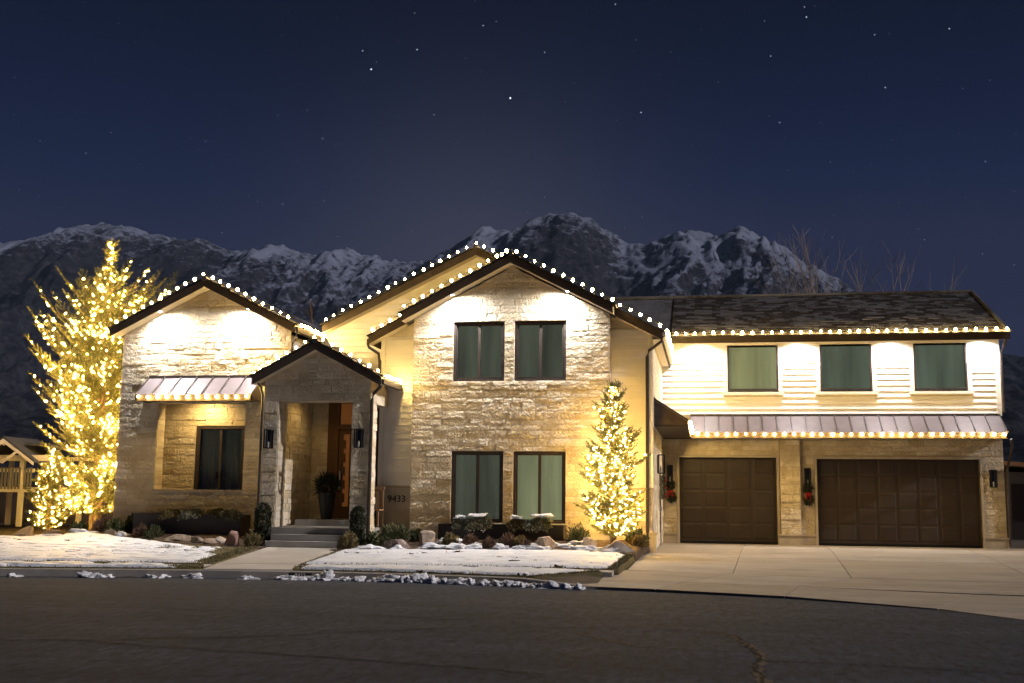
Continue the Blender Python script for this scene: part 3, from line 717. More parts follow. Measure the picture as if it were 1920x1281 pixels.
lay(pw, facer(-8.15), 26.5, 27.05, 0.4, 4.3, rough=0.010, seed=22, lrow=(0.2, 0.4), weight=0.3)
lay(pw, facer(-8.15), 27.05, 28.0, 3.8, 4.3, rough=0.008, seed=23, weight=0.3)
lay(pw, facer(-10.5), 26.5, 27.05, 0.76, 3.85, rough=0.008, seed=24, lrow=(0.25, 0.5), weight=0.3)
lay(pw, facer(-10.75), 27.05, 29.6, 0.76, 4.2, rough=0.009, seed=25, weight=0.15)
lay(pw, front(29.6), -10.75, -10.0, 0.9, 4.2, rough=0.009, seed=26, weight=0.4)
HB('porch_ceiling', 'soffit', (-10.75, -8.33, 27.05, 29.6, 4.22, 4.32))
HB('porch_floor', 'step', (-10.75, -8.15, 26.2, 29.6, 0.3, 0.76)); HB('porch_floor', 'step', (-10.5, -8.4, 27.9, 29.58, 0.765, 0.92))
for k in range(2):
    HB('step', 'step', (-10.34 - 0.02 * k, -8.47 - 0.02 * k, 25.9 - 0.3 * k, 26.25, 0.25, 0.605 - 0.15 * k))
# front door with lit glass strip
dw = HB('front_door', 'wood', (-9.98, -8.87, 29.50, 29.57, 0.93, 3.33), (-10.02, -9.93, 29.46, 29.6, 0.93, 4.15), (-8.93, -8.85, 29.46, 29.6, 0.93, 4.15), (-9.93, -8.93, 29.46, 29.6, 3.34, 3.46), (-9.93, -8.93, 29.46, 29.6, 4.05, 4.15))
HB('door_glass', 'doorglow', (-9.78, -9.62, 29.485, 29.499, 1.25, 3.2), parent=dw); HB('transom_glass', 'doorglow', (-9.90, -8.95, 29.52, 29.54, 3.47, 4.04), parent=dw)
for k in range(5): HB('glazing_block', 'wood', (-9.79, -9.72, 29.478, 29.4845, 1.36 + 0.36 * k, 1.60 + 0.36 * k), parent=dw)
HB('door_handle', 'silver', (-9.87, -9.84, 29.44, 29.50, 1.7, 2.2), parent=dw)
HB('doorbell', 'silver', (-10.20, -10.13, 29.55, 29.575, 1.90, 2.08)); 
HB('door_side_panel', 'wood', (-10.26, -10.02, 29.53, 29.57, 0.93, 4.15))
# ---- main block
mw = HB('main_wall', 'mortar', (-8.33, -1.36, 28.03, 28.3, 0.25, 5.6), (-1.66, -1.36, 28.3, 34.0, 0.25, 5.9), (-8.33, -8.05, 28.3, 38, 0.25, 5.6),
        (-7.38, -6.34, 27.6, 28.03, 0.7, 6.1), (-5.02, -4.77, 27.6, 28.03, 0.7, 6.1), (-3.46, -2.4, 27.6, 28.03, 0.7, 6.1),
        (-6.34, -5.02, 27.6, 28.03, 0.7, 0.91), (-6.34, -5.02, 27.6, 28.03, 2.68, 4.43), (-6.34, -5.02, 27.6, 28.03, 5.95, 6.1),
        (-4.77, -3.46, 27.6, 28.03, 0.7, 0.91), (-4.77, -3.46, 27.6, 28.03, 2.68, 4.43), (-4.77, -3.46, 27.6, 28.03, 5.95, 6.1))
MB().prism([(-7.38, 27.6, 6.1), (-2.4, 27.6, 6.1), (-4.0, 27.6, 6.88), (-4.86, 27.6, 7.3), (-5.7, 27.6, 6.88)], (0, 0.45, 0)).build('gable_backing', 'mortar', house)
MB().prism([(-8.33, 28.03, 5.6), (-1.36, 28.03, 5.6), (-4.84, 28.03, 7.35)], (0, 0.25, 0)).build('gable_backing', 'mortar', house)
HB('foundation', 'smooth', (-7.36, -2.42, 27.58, 28.0, 0.25, 0.72))
WH = [(-6.34, -5.02, 0.91, 2.68), (-4.77, -3.46, 0.91, 2.68), (-6.34, -5.02, 4.43, 5.95), (-4.77, -3.46, 4.43, 5.95)]
lay(mw, front(27.6), -7.38, -2.4, 0.72, 7.4, WH, (-4.84, 7.34, 0.515), rough=0.0105, seed=31)
lay(mw, facer(-2.4), 27.6, 28.0, 0.72, 6.0, rough=0.010, seed=32, lrow=(0.4, 0.5), weight=0.2)
lay(mw, front(28.03), -2.4, -1.36, 0.3, 1.75, rough=0.008, seed=33, weight=0.6)
lay(mw, facer(-1.36), 28.06, 33.95, 0.3, 3.25, [(31.6, 32.6, 0.2, 2.5)], rough=0.008, seed=34, weight=0.15)
HB('ledge', 'smooth', (-2.4, -1.33, 27.95, 28.03, 1.755, 1.80)); HB('plinth', 'smooth', (-1.62, -1.28, 27.93, 28.4, 0.2, 0.66)); HB('plinth_cap', 'smooth', (-1.64, -1.26, 27.91, 28.42, 0.662, 0.72))
# number panel: large smooth stones
for k, (a, b) in enumerate(((-8.33, -7.86), (-7.855, -7.385))):
    for j in range(2): HB('panel_stone', 'smooth', (a, b, 27.97, 28.025, 0.74 + 0.50 * j, 1.235 + 0.50 * j))
HB('ledge', 'smooth', (-8.33, -7.385, 27.95, 28.03, 1.745, 1.80))
digits('9433', 0.24, 0.012, 'house_number', 'black', house, Vector((-7.83, 27.955, 1.47)), Matrix.Rotation(R(90), 3, 'X'))
# side entrance under the awning
sd = HB('side_door', 'gdoor', (-1.40, -1.34, 31.64, 32.56, 0.28, 2.46)); HB('door_handle', 'silver', (-1.335, -1.29, 31.74, 31.78, 1.2, 1.34), parent=sd)
# ---- garage
gw_ = HB('garage_wall', 'mortar', (-1.36, -0.86, 34, 34.35, 0.2, 4.7), (1.96, 3.10, 34, 34.35, 0.2, 4.7), (7.60, 8.25, 34, 34.35, 0.2, 4.7), (-0.86, 1.96, 34, 34.35, 2.79, 4.7), (3.10, 7.60, 34, 34.35, 2.76, 4.7),
         (-1.36, 0.57, 34, 34.35, 4.7, 6.2), (2.09, 3.25, 34, 34.35, 4.7, 6.2), (4.76, 5.89, 34, 34.35, 4.7, 6.2), (7.40, 8.25, 34, 34.35, 4.7, 6.2),
         (8.0, 8.25, 34.35, 41, 0.2, 6.2))
MB().prism([(8.0, 33.9, 6.2), (8.0, 41.3, 6.2), (8.0, 37.6, 7.95)], (0.25, 0, 0)).build('gable_backing', 'siding', house)
lay(gw_, front(34.0), -1.36, 8.25, 0.56, 3.45, [(-0.94, 2.04, 0.2, 2.86), (3.02, 7.68, 0.2, 2.83), (2.04, 2.62, 0.2, 3.45)], rough=0.009, seed=41, weight=0.7)
HB('pier', 'mortar', (2.05, 2.62, 33.84, 34.0, 0.25, 3.42))
lay(gw_, front(33.84), 2.05, 2.62, 0.56, 3.42, rough=0.011, seed=42, lrow=(0.2, 0.4), weight=0.9)
for a, b, y in ((-1.36, -0.90, 33.94), (2.63, 3.06, 33.94), (7.64, 8.28, 33.94), (1.98, 2.66, 33.78)): HB('plinth', 'smooth', (a, b, y, 34.0, 0.2, 0.53)); HB('plinth_cap', 'smooth', (a - .01, b + .01, y - .02, 34.0, 0.532, 0.575))
for a, b, t_ in ((-0.86, 1.96, 2.79), (3.10, 7.60, 2.76)):
    HB('door_trim', 'smooth', (a - 0.07, a, 33.93, 34.1, 0.25, t_ + 0.07), (b, b + 0.07, 33.93, 34.1, 0.25, t_ + 0.07), (a, b, 33.93, 34.1, t_, t_ + 0.07))
def garage_door(x0, x1, z0, z1, nc, nr, Y):
    d = HB('garage_door', 'gdoor', (x0, x1, Y, Y + 0.05, z0, z1))
    cw = (x1 - x0) / nc; rh = (z1 - z0 - 0.10) / nr
    b = MB().box(-cw / 2 + 0.045, cw / 2 - 0.045, -0.014, 0.0, -rh / 2 + 0.018, rh / 2 - 0.018)
    # panel: bevelled plate, dished slightly
    V = []; w, h = cw / 2 - 0.05, rh / 2 - 0.022
    V = [(-w, 0, -h), (w, 0, -h), (w, 0, h), (-w, 0, h), (-w + .03, -.009, -h + .03), (w - .03, -.009, -h + .03), (w - .03, -.009, h - .03), (-w + .03, -.009, h - .03)]
    F = [(4, 5, 6, 7), (0, 1, 5, 4), (1, 2, 6, 5), (2, 3, 7, 6), (3, 0, 4, 7)]
    me = bpy.data.meshes.new('panel'); me.from_pydata(V, [], F); me.materials.append(MAT['gdoor'])
    for i in range(nc):
        for j in range(nr):
            o = link('panel', me, None, d); o.matrix_parent_inverse = Matrix()
            o.location = Vector((x0 + cw * (i + .5), Y - 0.001, z0 + 0.10 + rh * (j + .5))) - house.location
            o.parent = d; o.matrix_parent_inverse = INV[house.name].inverted() if False else Matrix()
            o.location = (x0 + cw * (i + .5), Y - 0.001, z0 + 0.10 + rh * (j + .5))
            o.rotation_euler = (R(random.uniform(-0.35, 0.35)), 0, R(random.uniform(-0.2, 0.2)))
    for i in range(1, nc):
        if i % 2 == 0 or nc == 8: HB('stile', 'black', (x0 + cw * i - 0.004, x0 + cw * i + 0.004, Y - 0.003, Y, z0 + 0.08, z1 - 0.04), parent=d)
    HB('bottom_rail', 'black', (x0, x1, Y - 0.012, Y, z0, z0 + 0.05), parent=d)
    return d
garage_door(-0.86, 1.96, 0.29, 2.79, 4, 5, 34.12); garage_door(3.10, 7.60, 0.29, 2.76, 8, 5, 34.12)

# ---- lap siding: one plank per board length
def plank(part, x0, x1, z0, z1, Y, m='siding'):
    b = MB().prism([(x0, Y - 0.044, z0), (x0, Y - 0.004, z0), (x0, Y - 0.004, z1 + 0.02), (x0, Y - 0.014, z1 + 0.02)], (x1 - x0, 0, 0))
    b.build('plank', m, part)
def lap(part, x0f, x1f, z0, z1, Y, holes=(), exp=0.17, joints=()):
    z = z0
    while z < z1 - 0.03:
        zt = min(z + exp, z1); zm = (z + zt) / 2; a, b = x0f(zm), x1f(zm)
        cuts = sorted((h[0], h[1]) for h in holes if h[2] < zm < h[3]); e = [a] + [c for h in cuts for c in h] + [b]
        for k in range(0, len(e), 2):
            lo, hi = e[k], e[k + 1]
            if hi - lo < 0.05: continue
            js = [j + random.uniform(-.6, .6) for j in joints if lo + 0.9 < j < hi - 0.9]
            p = [lo] + js + [hi]
            for u, v in zip(p, p[1:]): plank(part, u + 0.002, v - 0.002, z, zt, Y)
        z = zt
gs = part_empty('garage_siding', house)
GW = [(0.59, 2.07, 4.77, 6.12), (3.27, 4.74, 4.77, 6.12), (5.91, 7.38, 4.77, 6.12)]
lap(gs, lambda z: -1.36, lambda z: 8.14, 4.05, 6.2, 34.0, [(a - 0.11, b + 0.11, c - 0.14, d + 0.1) for a, b, c, d in GW], 0.17, (2.6, 5.4))
HB('corner_trim', 'trim', (8.14, 8.27, 33.95, 34.02, 4.0, 6.2)); HB('frieze_board', 'trim', (-1.3, 8.14, 33.95, 33.99, 6.07, 6.2))
ms = part_empty('main_siding', house)
lap(ms, lambda z: -8.24, lambda z: -7.38, 1.81, 5.62, 28.03); lap(ms, lambda z: -2.40, lambda z: -1.45, 1.81, 5.75, 28.03)
HB('corner_trim', 'trim', (-1.45, -1.34, 27.98, 28.05, 1.81, 5.7)); HB('corner_trim', 'trim', (-8.35, -8.24, 27.98, 28.05, 1.81, 5.6))
sw_ = part_empty('side_siding', house)
z = 3.3
while z < 5.7:
    MB().prism([(-1.36 + 0.034, 28.06, z), (-1.36 + 0.004, 28.06, z), (-1.36 + 0.004, 28.06, z + 0.19), (-1.36 + 0.014, 28.06, z + 0.19)], (0, 5.9, 0)).build('plank', 'siding', sw_); z += 0.17
rs = part_empty('upper_gable_siding', house)
lap(rs, lambda z: max(-10.55, -6.19 - (8.22 - z) / 0.485), lambda z: min(-4.6, -6.19 + (8.22 - z) / 0.485), 4.3, 8.1, 29.82, (), 0.17)
HB('upper_gable_wall', 'mortar', (-10.6, -4.5, 29.84, 30.0, 4.2, 6.1))
MB().prism([(-10.45, 29.84, 6.1), (-2.0, 29.84, 6.1), (-6.19, 29.84, 8.12)], (0, 0.15, 0)).build('gable_backing', 'mortar', house)

# ---- windows
def window(x0, x1, z0, z1, Y, lites, shade='shade', fr=0.055, sill=None, handles=False):
    b = MB().box(x0, x1, Y - 0.03, Y + 0.09, z1 - fr, z1).box(x0, x1, Y - 0.03, Y + 0.09, z0, z0 + fr)
    b.box(x0, x0 + fr, Y - 0.03, Y + 0.09, z0 + fr, z1 - fr).box(x1 - fr, x1, Y - 0.03, Y + 0.09, z0 + fr, z1 - fr)
    w = b.build('window', 'bronze', house)
    cw = (x1 - x0 - 2 * fr) / lites
    for i in range(lites):
        a = x0 + fr + cw * i; c = a + cw; s = 0.035
        if lites > 1:
            q = MB().box(a, c, Y, Y + 0.06, z1 - fr - s, z1 - fr).box(a, c, Y, Y + 0.06, z0 + fr, z0 + fr + s).box(a, a + s, Y, Y + 0.06, z0 + fr + s, z1 - fr - s).box(c - s, c, Y, Y + 0.06, z0 + fr + s, z1 - fr - s)
            q.build('sash', 'bronze', w)
        HB('pane', 'glass', (a + 0.003, c - 0.003, Y + 0.028, Y + 0.034, z0 + fr + 0.003, z1 - fr - 0.003), parent=w)
    # cloth behind the glass: gentle vertical folds
    n = 60; V = []; F = []
    for k in range(n + 1):
        x = x0 + 0.02 + (x1 - x0 - 0.04) * k / n; d = 0.022 * math.sin(k * (1.15 if handles else 0.62) + 2.0 * math.sin(k * 0.11 + x0)) * (1.0 if handles else 0.75)
        V += [(x, Y + 0.17 + d, z0), (x, Y + 0.17 + d, z1)]
    for k in range(n): F.append((2 * k, 2 * k + 2, 2 * k + 3, 2 * k + 1))
    me = bpy.data.meshes.new('curtain'); me.from_pydata(V, [], F); link('curtain', me, shade, w, smooth=True)
    if handles:
        for dx in (-0.06, 0.06): HB('handle', 'black', ((x0 + x1) / 2 + dx - .012, (x0 + x1) / 2 + dx + .012, Y - 0.07, Y, 1.95, 2.15), parent=w)
    return w
for a, b, c, d in WH: window(a + 0.01, b - 0.01, c + 0.01, d - 0.01, 27.66, 2, 'shadeb' if (a > -5 and c < 2) else 'shade')
for k, (a, b, c, d) in enumerate(GW):
    w = window(a, b, c, d, 33.98, 1, 'shadeb' if k == 0 else 'shadeg', fr=0.05)
    HB('window_trim', 'trim', (a - 0.11, a, 33.945, 34.0, c - 0.05, d + 0.05), parent=w); HB('window_trim', 'trim', (b, b + 0.11, 33.945, 34.0, c - 0.05, d + 0.05), parent=w)
    HB('sill', 'trim', (a - 0.16, b + 0.16, 33.90, 34.0, c - 0.13, c - 0.052), parent=w)
window(-13.85, -12.43, 0.78, 3.39, 29.03, 2, 'curtain', fr=0.07, handles=True)
# rooms behind the curtains are closed off
HB('inner_lining', 'black', (-6.5, -3.3, 27.95, 28.02, 0.8, 6.05), (-13.95, -12.3, 29.31, 29.36, 0.7, 3.5)); HB('inner_lining', 'black', (0.3, 7.7, 34.36, 34.4, 4.6, 6.2))

# ---- roofs
def tiles(name, O, e, up, L, S, tw=0.32, course=0.30, th=0.035):
    """tiles over a plane: O lower-left corner, e unit along eave, up unit up the slope"""
    n = e.cross(up).normalized()
    if n.z < 0: n = -n
    V = []; F = []; rows = int(S / course) + 1
    for r in range(rows):
        y0 = r * course - 0.04; y1 = min(S, y0 + course + 0.06); off = (tw / 2 if r % 2 else 0)
        k = -1
        while True:
            a = k * tw + off; b = a + tw - 0.008; k += 1
            if a > L: break
            a, b = max(0, a), min(L, b)
            if b - a < 0.03: continue
            t0 = th + random.uniform(0, 0.012); q = len(V)
            for (x, y, z) in ((a, y0, 0.004), (b, y0, 0.004), (b, y1, 0.004), (a, y1, 0.004), (a, y0, t0), (b, y0, t0), (b, y1, 0.012), (a, y1, 0.012)):
                V.append(tuple(O + e * x + up * y + n * z))
            F += [tuple(q + i for i in f) for f in ((4, 5, 6, 7), (0, 1, 5, 4), (1, 2, 6, 5), (2, 3, 7, 6), (3, 0, 4, 7))]
    me = bpy.data.meshes.new(name); me.from_pydata(V, [], [tuple(f) for f in F]); o = link(name, me, 'tile', house); o['kind'] = 'stuff'; return o
def gable_roof(xa, za, m, xl, xr, y0, y1, th=0.16, soff=0.5, tile_y=None):
    """ridge along Y at x=xa; y0 front edge"""
    zl, zr = za - m * (xa - xl), za - m * (xr - xa)
    MB().prism([(xl, y0 + 0.02, zl - th), (xl, y0 + 0.02, zl), (xa, y0 + 0.02, za), (xr, y0 + 0.02, zr), (xr, y0 + 0.02, zr - th), (xa, y0 + 0.02, za - th)], (0, y1 - y0 - 0.02, 0)).build('roof', 'tile', house)
    # rake boards, and pale soffit under the overhang
    for a, b, zz in ((xl, xa, zl), (xa, xr, zr)):
        za_, zb_ = (zz, za) if a == xl else (za, zz)
        MB().prism([(a, y0, za_ - th - 0.05), (b, y0, zb_ - th - 0.05), (b, y0, zb_ - 0.005), (a, y0, za_ - 0.005)], (0, 0.028, 0)).build('rake_board', 'fascia', house)
        MB().prism([(a, y0 + 0.03, za_ - th - 0.035), (b, y0 + 0.03, zb_ - th - 0.035), (b, y0 + 0.03, zb_ - th - 0.003), (a, y0 + 0.03, za_ - th - 0.003)], (0, soff, 0)).build('soffit', 'soffit', house)
    c = math.hypot(1, m); ty = tile_y if tile_y is not None else 1.2
    tiles('roof_tiles', Vector((xl - 0.02, y0 - 0.03, zl)), Vector((0, 1, 0)), Vector((1 / c, 0, m / c)), ty, (xa - xl) * c)
    tiles('roof_tiles', Vector((xr + 0.02, y0 - 0.03, zr)), Vector((0, 1, 0)), Vector((-1 / c, 0, m / c)), ty, (xr - xa) * c)
    MB().tube([(xa, y0 - 0.03, za + 0.01), (xa, y1, za + 0.01)], 0.07, 8).build('ridge_cap', 'tile', house)
gable_roof(-13.07, 7.18, 0.495, -15.68, -10.50, 27.38, 38.0, soff=0.42)
gable_roof(-9.50, 5.30, 0.53, -11.12, -7.80, 26.18, 28.0, soff=0.32)
gable_roof(-6.19, 8.30, 0.485, -10.50, -1.9, 29.42, 38.0, soff=0.4)
# main gable: the middle reaches forward over the stone bay, flanks step back
gable_roof(-4.83, 7.58, 0.518, -7.62, -2.26, 27.18, 28.4, soff=0.42)
def flank(xl, xr, zl, zr):
    MB().prism([(xl, 27.66, zl - .16), (xr, 27.66, zr - .16), (xr, 27.66, zr), (xl, 27.66, zl)], (0, 8, 0)).build('roof', 'tile', house)
    MB().prism([(xl, 27.64, zl - .21), (xr, 27.64, zr - .21), (xr, 27.64, zr - .005), (xl, 27.64, zl - .005)], (0, 0.02, 0)).build('rake_board', 'fascia', house)
    MB().prism([(xl, 27.67, zl - .20), (xr, 27.67, zr - .20), (xr, 27.67, zr - .163), (xl, 27.67, zl - .163)], (0, 0.37, 0)).build('soffit', 'soffit', house)
    m = (zr - zl) / (xr - xl); c = math.hypot(1, m)
    if m > 0: tiles('roof_tiles', Vector((xl, 27.61, zl)), Vector((0, 1, 0)), Vector((1 / c, 0, m / c)), 6.2, (xr - xl) * c)
    else: tiles('roof_tiles', Vector((xr, 27.61, zr)), Vector((0, 1, 0)), Vector((-1 / c, 0, -m / c)), 6.2, (xr - xl) * c)
flank(-8.60, -7.63, 7.58 - .518 * 3.77, 7.58 - .518 * 2.80); flank(-2.25, -1.08, 7.58 - .518 * 2.58, 7.58 - .518 * 3.75)
MB().prism([(-4.83, 28.41, 7.56), (-8.55, 28.41, 5.63), (-8.55, 28.41, 5.47), (-4.83, 28.41, 7.40), (-1.10, 28.41, 5.47), (-1.10, 28.41, 5.63)], (0, 9.5, 0)).build('roof', 'tile', house)
# garage roof: ridge along X
MB().prism([(-5.0, 33.42, 6.18), (-5.0, 33.42, 6.34), (-5.0, 37.6, 8.22), (-5.0, 41.8, 6.34), (-5.0, 41.8, 6.18), (-5.0, 37.6, 8.06)], (13.42, 0, 0)).build('roof', 'tile', house)
sl = Vector((0, 4.18, 1.88)).normalized()
tiles('roof_tiles', Vector((-1.05, 33.36, 6.325)), Vector((1, 0, 0)), sl, 9.50, 4.58, tw=0.27, course=0.19, th=0.03)
MB().tube([(-5, 37.6, 8.25), (8.44, 37.6, 8.25)], 0.08, 8).build('ridge_cap', 'tile', house)
MB().tube([(8.42, 33.4, 6.37), (8.42, 37.6, 8.26)], 0.07, 8).build('ridge_cap', 'tile', house)
HB('fascia', 'fascia', (-1.06, 8.42, 33.38, 33.41, 6.13, 6.345)); HB('soffit', 'soffit', (-1.06, 8.40, 33.415, 33.96, 6.205, 6.24))
MB().prism([(8.42, 33.4, 6.12), (8.42, 33.4, 6.34), (8.42, 37.6, 8.22), (8.42, 37.6, 8.0)], (0.03, 0, 0)).build('rake_board', 'fascia', house)
# right eave of the main block, over the drive
HB('gutter', 'trim', (-1.12, -1.0, 27.75, 33.35, 5.50, 5.64)); 
for k in range(33): HB('soffit_board', 'soffit', (-1.33, -1.13, 27.70 + 0.17 * k, 27.70 + 0.17 * k + 0.165, 5.44, 5.465))
HB('gutter', 'fascia', (-10.56, -10.44, 27.45, 29.75, 5.74, 5.86)); HB('gutter', 'fascia', (-7.86, -7.74, 26.25, 27.95, 4.24, 4.36))
HB('gutter', 'fascia', (-8.66, -8.56, 27.7, 29.8, 5.45, 5.56))
# downspouts
def spout(name, pts, m='bronze', r=0.042): MB().tube(pts, r, 6).build(name, m, house)
spout('downspout', [(-1.08, 27.66, 5.52), (-1.10, 27.7, 5.40), (-1.42, 27.92, 5.20), (-1.47, 27.94, 5.05), (-1.49, 27.94, 0.45)])
spout('downspout', [(-8.62, 27.68, 5.45), (-8.60, 27.72, 5.34), (-8.40, 27.92, 5.20), (-8.37, 27.95, 5.0), (-8.37, 27.95, 4.45)])
spout('downspout', [(-10.50, 27.5, 5.74), (-10.52, 27.55, 5.62), (-10.68, 27.72, 5.5), (-10.70, 27.74, 5.3), (-10.70, 27.74, 4.9)], r=0.038)
spout('downspout', [(-7.80, 26.25, 4.28), (-7.85, 26.30, 4.16), (-8.06, 26.46, 4.02), (-8.10, 26.47, 3.85), (-8.10, 26.47, 0.4)])
spout('downspout', [(-11.05, 26.4, 4.32), (-10.98, 26.44, 4.2), (-10.93, 26.47, 4.0), (-10.93, 26.47, 0.4)], r=0.03)
spout('downspout', [(8.36, 33.5, 6.15), (8.33, 33.6, 6.0), (8.31, 33.94, 5.8), (8.31, 33.95, 4.1)])
spout('downspout', [(8.30, 33.25, 3.3), (8.36, 33.4, 3.1), (8.33, 33.95, 2.5), (8.31, 33.96, 0.35)])

# ---- metal awnings with standing seams
def awning(P0, e, L, out, drop, n, name, label_len=None, skip_end=False):
    """P0 top corner at the wall, e unit along wall, out unit away from wall"""
    e, out = Vector(e), Vector(out); a = part_empty(name, house)
    dn = out * drop[0] + Vector((0, 0, -drop[1])); up = e.cross(dn).normalized()
    if up.z < 0: up = -up
    w = L / n
    for i in range(n):
        A = P0 + e * (w * i + 0.003); B = P0 + e * (w * (i + 1) - 0.003)
        MB().prism([A, B, B + dn, A + dn], -up * 0.03).build('roof_panel', 'awnmetal', a)
    for i in range(n + 1):
        A = P0 + e * (w * i); h = up * 0.035; q = e * 0.010
        MB().prism([A - q, A + q, A + q + dn, A - q + dn], h).build('seam', 'bronze', a)
    E0 = P0 + dn
    MB().prism([E0 + Vector((0, 0, -.16)), E0 + e * L + Vector((0, 0, -.16)), E0 + e * L, E0], -out * 0.03).build('fascia', 'fascia', a)
    S0 = P0 + out * 0.01; S0.z = E0.z - 0.13
    MB().prism([S0, S0 + e * L, S0 + e * L + out * (drop[0] - 0.05), S0 + out * (drop[0] - 0.05)], (0, 0, 0.02)).build('soffit', 'bronze', a)
    MB().prism([P0 + Vector((0, 0, .05)), P0 + e * L + Vector((0, 0, .05)), P0 + e * L - Vector((0, 0, .03)), P0 - Vector((0, 0, .03))], out * 0.03).build('flashing', 'bronze', a)
    for s, A in ((1, P0), (-1, P0 + e * L)):
        MB().prism([A - Vector((0, 0, .035)), A + dn - Vector((0, 0, .035)), A + dn - Vector((0, 0, .15)), Vector((A.x, A.y, E0.z - .15))], e * (0.03 * s)).build('end_board', 'fascia', a)
    return a
awning(Vector((-14.68, 27.78, 4.60)), (1, 0, 0), 3.20, (0, -1, 0), (0.70, 0.52), 7, 'window_awning')
awning(Vector((-0.52, 33.98, 4.02)), (1, 0, 0), 8.72, (0, -1, 0), (0.80, 0.54), 21, 'garage_awning')
awning(Vector((-1.33, 28.35, 4.02)), (0, 1, 0), 5.60, (1, 0, 0), (0.84, 0.54), 12, 'side_awning')
# ---- stones into the scene: the 300 that show largest are single pieces, the others one part per wall
STONES.sort(key=lambda s: -s[3])
rest = {}
for k, (part, P, F, _) in enumerate(STONES):
    if k < 300:
        me = bpy.data.meshes.new('stone'); me.from_pydata(P, [], F); link('stone', me, 'stone', part)
    else:
        rest.setdefault(part.name, (part, MB()))[1].add(P, F)
for part, b in rest.values(): b.build('small_stones', 'stonej', part, kind='stuff')
print('stones', len(STONES))

# ================================================================== LIGHT STRINGS
def ico(r, sub=1):
    import bmesh
    bm = bmesh.new(); bmesh.ops.create_icosphere(bm, subdivisions=sub, radius=r)
    me = bpy.data.meshes.new('bulb'); bm.to_mesh(me); bm.free()
    me.polygons.foreach_set('use_smooth', [True] * len(me.polygons)); return me
BULB = ico(0.033, 2); BULB.materials.append(MAT['bulb'])
def light_string(label, runs, spacing=0.272):
    """runs: polylines the string follows; bulbs are parts of the string"""
    t = thing('string_light', runs[0][0], label, 'string lights', 'warm white bulb strings along the roof edges')
    for run in runs:
        P = [Vector(p) for p in run]
        MB().tube(P, 0.007, 4).build('wire', 'wire', t)
        d = 0.10; 
        for a, b in zip(P, P[1:]):
            L = (b - a).length; e = (b - a) / L
            while d < L:
                p = a + e * d + Vector((random.uniform(-.012, .012), random.uniform(-.01, .01), random.uniform(-.012, .012)))
                o = bpy.data.objects.new('bulb', BULB); COL.objects.link(o); o.parent = t; o.matrix_parent_inverse = INV[t.name]; o.location = p
                s = random.uniform(0.78, 1.22); o.scale = (s, s, s * 1.15)
                d += spacing * random.uniform(0.92, 1.08)
            d -= L
light_string('warm bulb string following the left wing gable above the stone and its side eave',
             [[(-15.62, 27.40, 6.03), (-13.07, 27.40, 7.33), (-10.52, 27.40, 6.04)], [(-10.42, 27.5, 5.93), (-10.42, 29.7, 5.93)]])
light_string('warm bulb string along the small metal awning over the left wing opening', [[(-14.66, 27.03, 4.02), (-11.45, 27.03, 4.02)]])
light_string('warm bulb string outlining the low entry porch gable',
             [[(-11.12, 27.7, 4.50), (-11.12, 26.20, 4.54), (-9.50, 26.20, 5.43), (-7.80, 26.20, 4.52)], [(-7.73, 26.3, 4.44), (-7.73, 27.95, 4.44)]])
light_string('warm bulb string on the tall rear gable peeking up behind the central gable', [[(-10.50, 29.44, 6.33), (-6.19, 29.44, 8.43), (-5.1, 29.44, 7.90)]])
light_string('warm bulb string along the central stone gable stepping down to the drive side eave',
             [[(-8.58, 27.66, 5.75), (-7.70, 27.66, 6.21)], [(-7.64, 27.20, 6.26), (-4.83, 27.20, 7.72), (-2.26, 27.20, 6.37)], [(-2.2, 27.66, 6.36), (-1.10, 27.66, 5.79)],
              [(-0.97, 27.8, 5.70), (-0.97, 33.3, 5.70)]])
light_string('warm bulb string along the eave above the garage siding', [[(-0.98, 33.36, 6.42), (8.46, 33.36, 6.42)]])
light_string('warm bulb string along the metal awning over the garage doors', [[(-0.44, 28.4, 3.45), (-0.44, 33.1, 3.45)], [(-0.40, 33.12, 3.43), (8.2, 33.12, 3.43)]])

# ------------------------------------------------------------------ soffit and porch downlights
def downlight(label, p, aim, energy, size=165, col=(1.0, 0.965, 0.96), lens='lens', blend=1.0, r=0.05):
    t = thing('soffit_light', p, label, 'light fixture', 'recessed downlights')
    q = Vector(p); a = (Vector(aim) - q).normalized()
    MB().tube([q + Vector((0, 0, 0.06)), q + Vector((0, 0, 0.0))], r + 0.012, 12).build('housing', 'trim', t)
    MB().tube([q + Vector((0, 0, 0.0)), q + Vector((0, 0, -0.006))], r * 0.8, 12).build('lens', lens, t)
    l = bpy.data.lights.new('spot', 'SPOT'); l.energy = energy; l.spot_size = R(size); l.spot_blend = blend; l.color = col; l.shadow_soft_size = 0.04
    o = bpy.data.objects.new('spot', l); COL.objects.link(o); o.parent = t; o.location = a * 0.03 + Vector((0, 0, -0.02))
    o.rotation_euler = (-a).to_track_quat('Z', 'Y').to_euler()
def zr_(xa, za, m, x): return za - m * abs(x - xa) - 0.205
E_S = 740
downlight('white downlight under the left slope of the left wing gable', (-14.35, 27.52, zr_(-13.07, 7.18, .495, -14.35)), (-13.95, 27.74, 4.9), E_S)
downlight('white downlight under the right slope of the left wing gable', (-11.85, 27.52, zr_(-13.07, 7.18, .495, -11.85)), (-12.25, 27.74, 4.9), E_S)
downlight('white downlight under the left slope of the central stone gable', (-6.33, 27.33, zr_(-4.83, 7.58, .518, -6.33)), (-5.9, 27.55, 5.2), E_S)
downlight('white downlight under the right slope of the central stone gable', (-3.40, 27.33, zr_(-4.83, 7.58, .518, -3.40)), (-3.85, 27.55, 5.2), E_S)
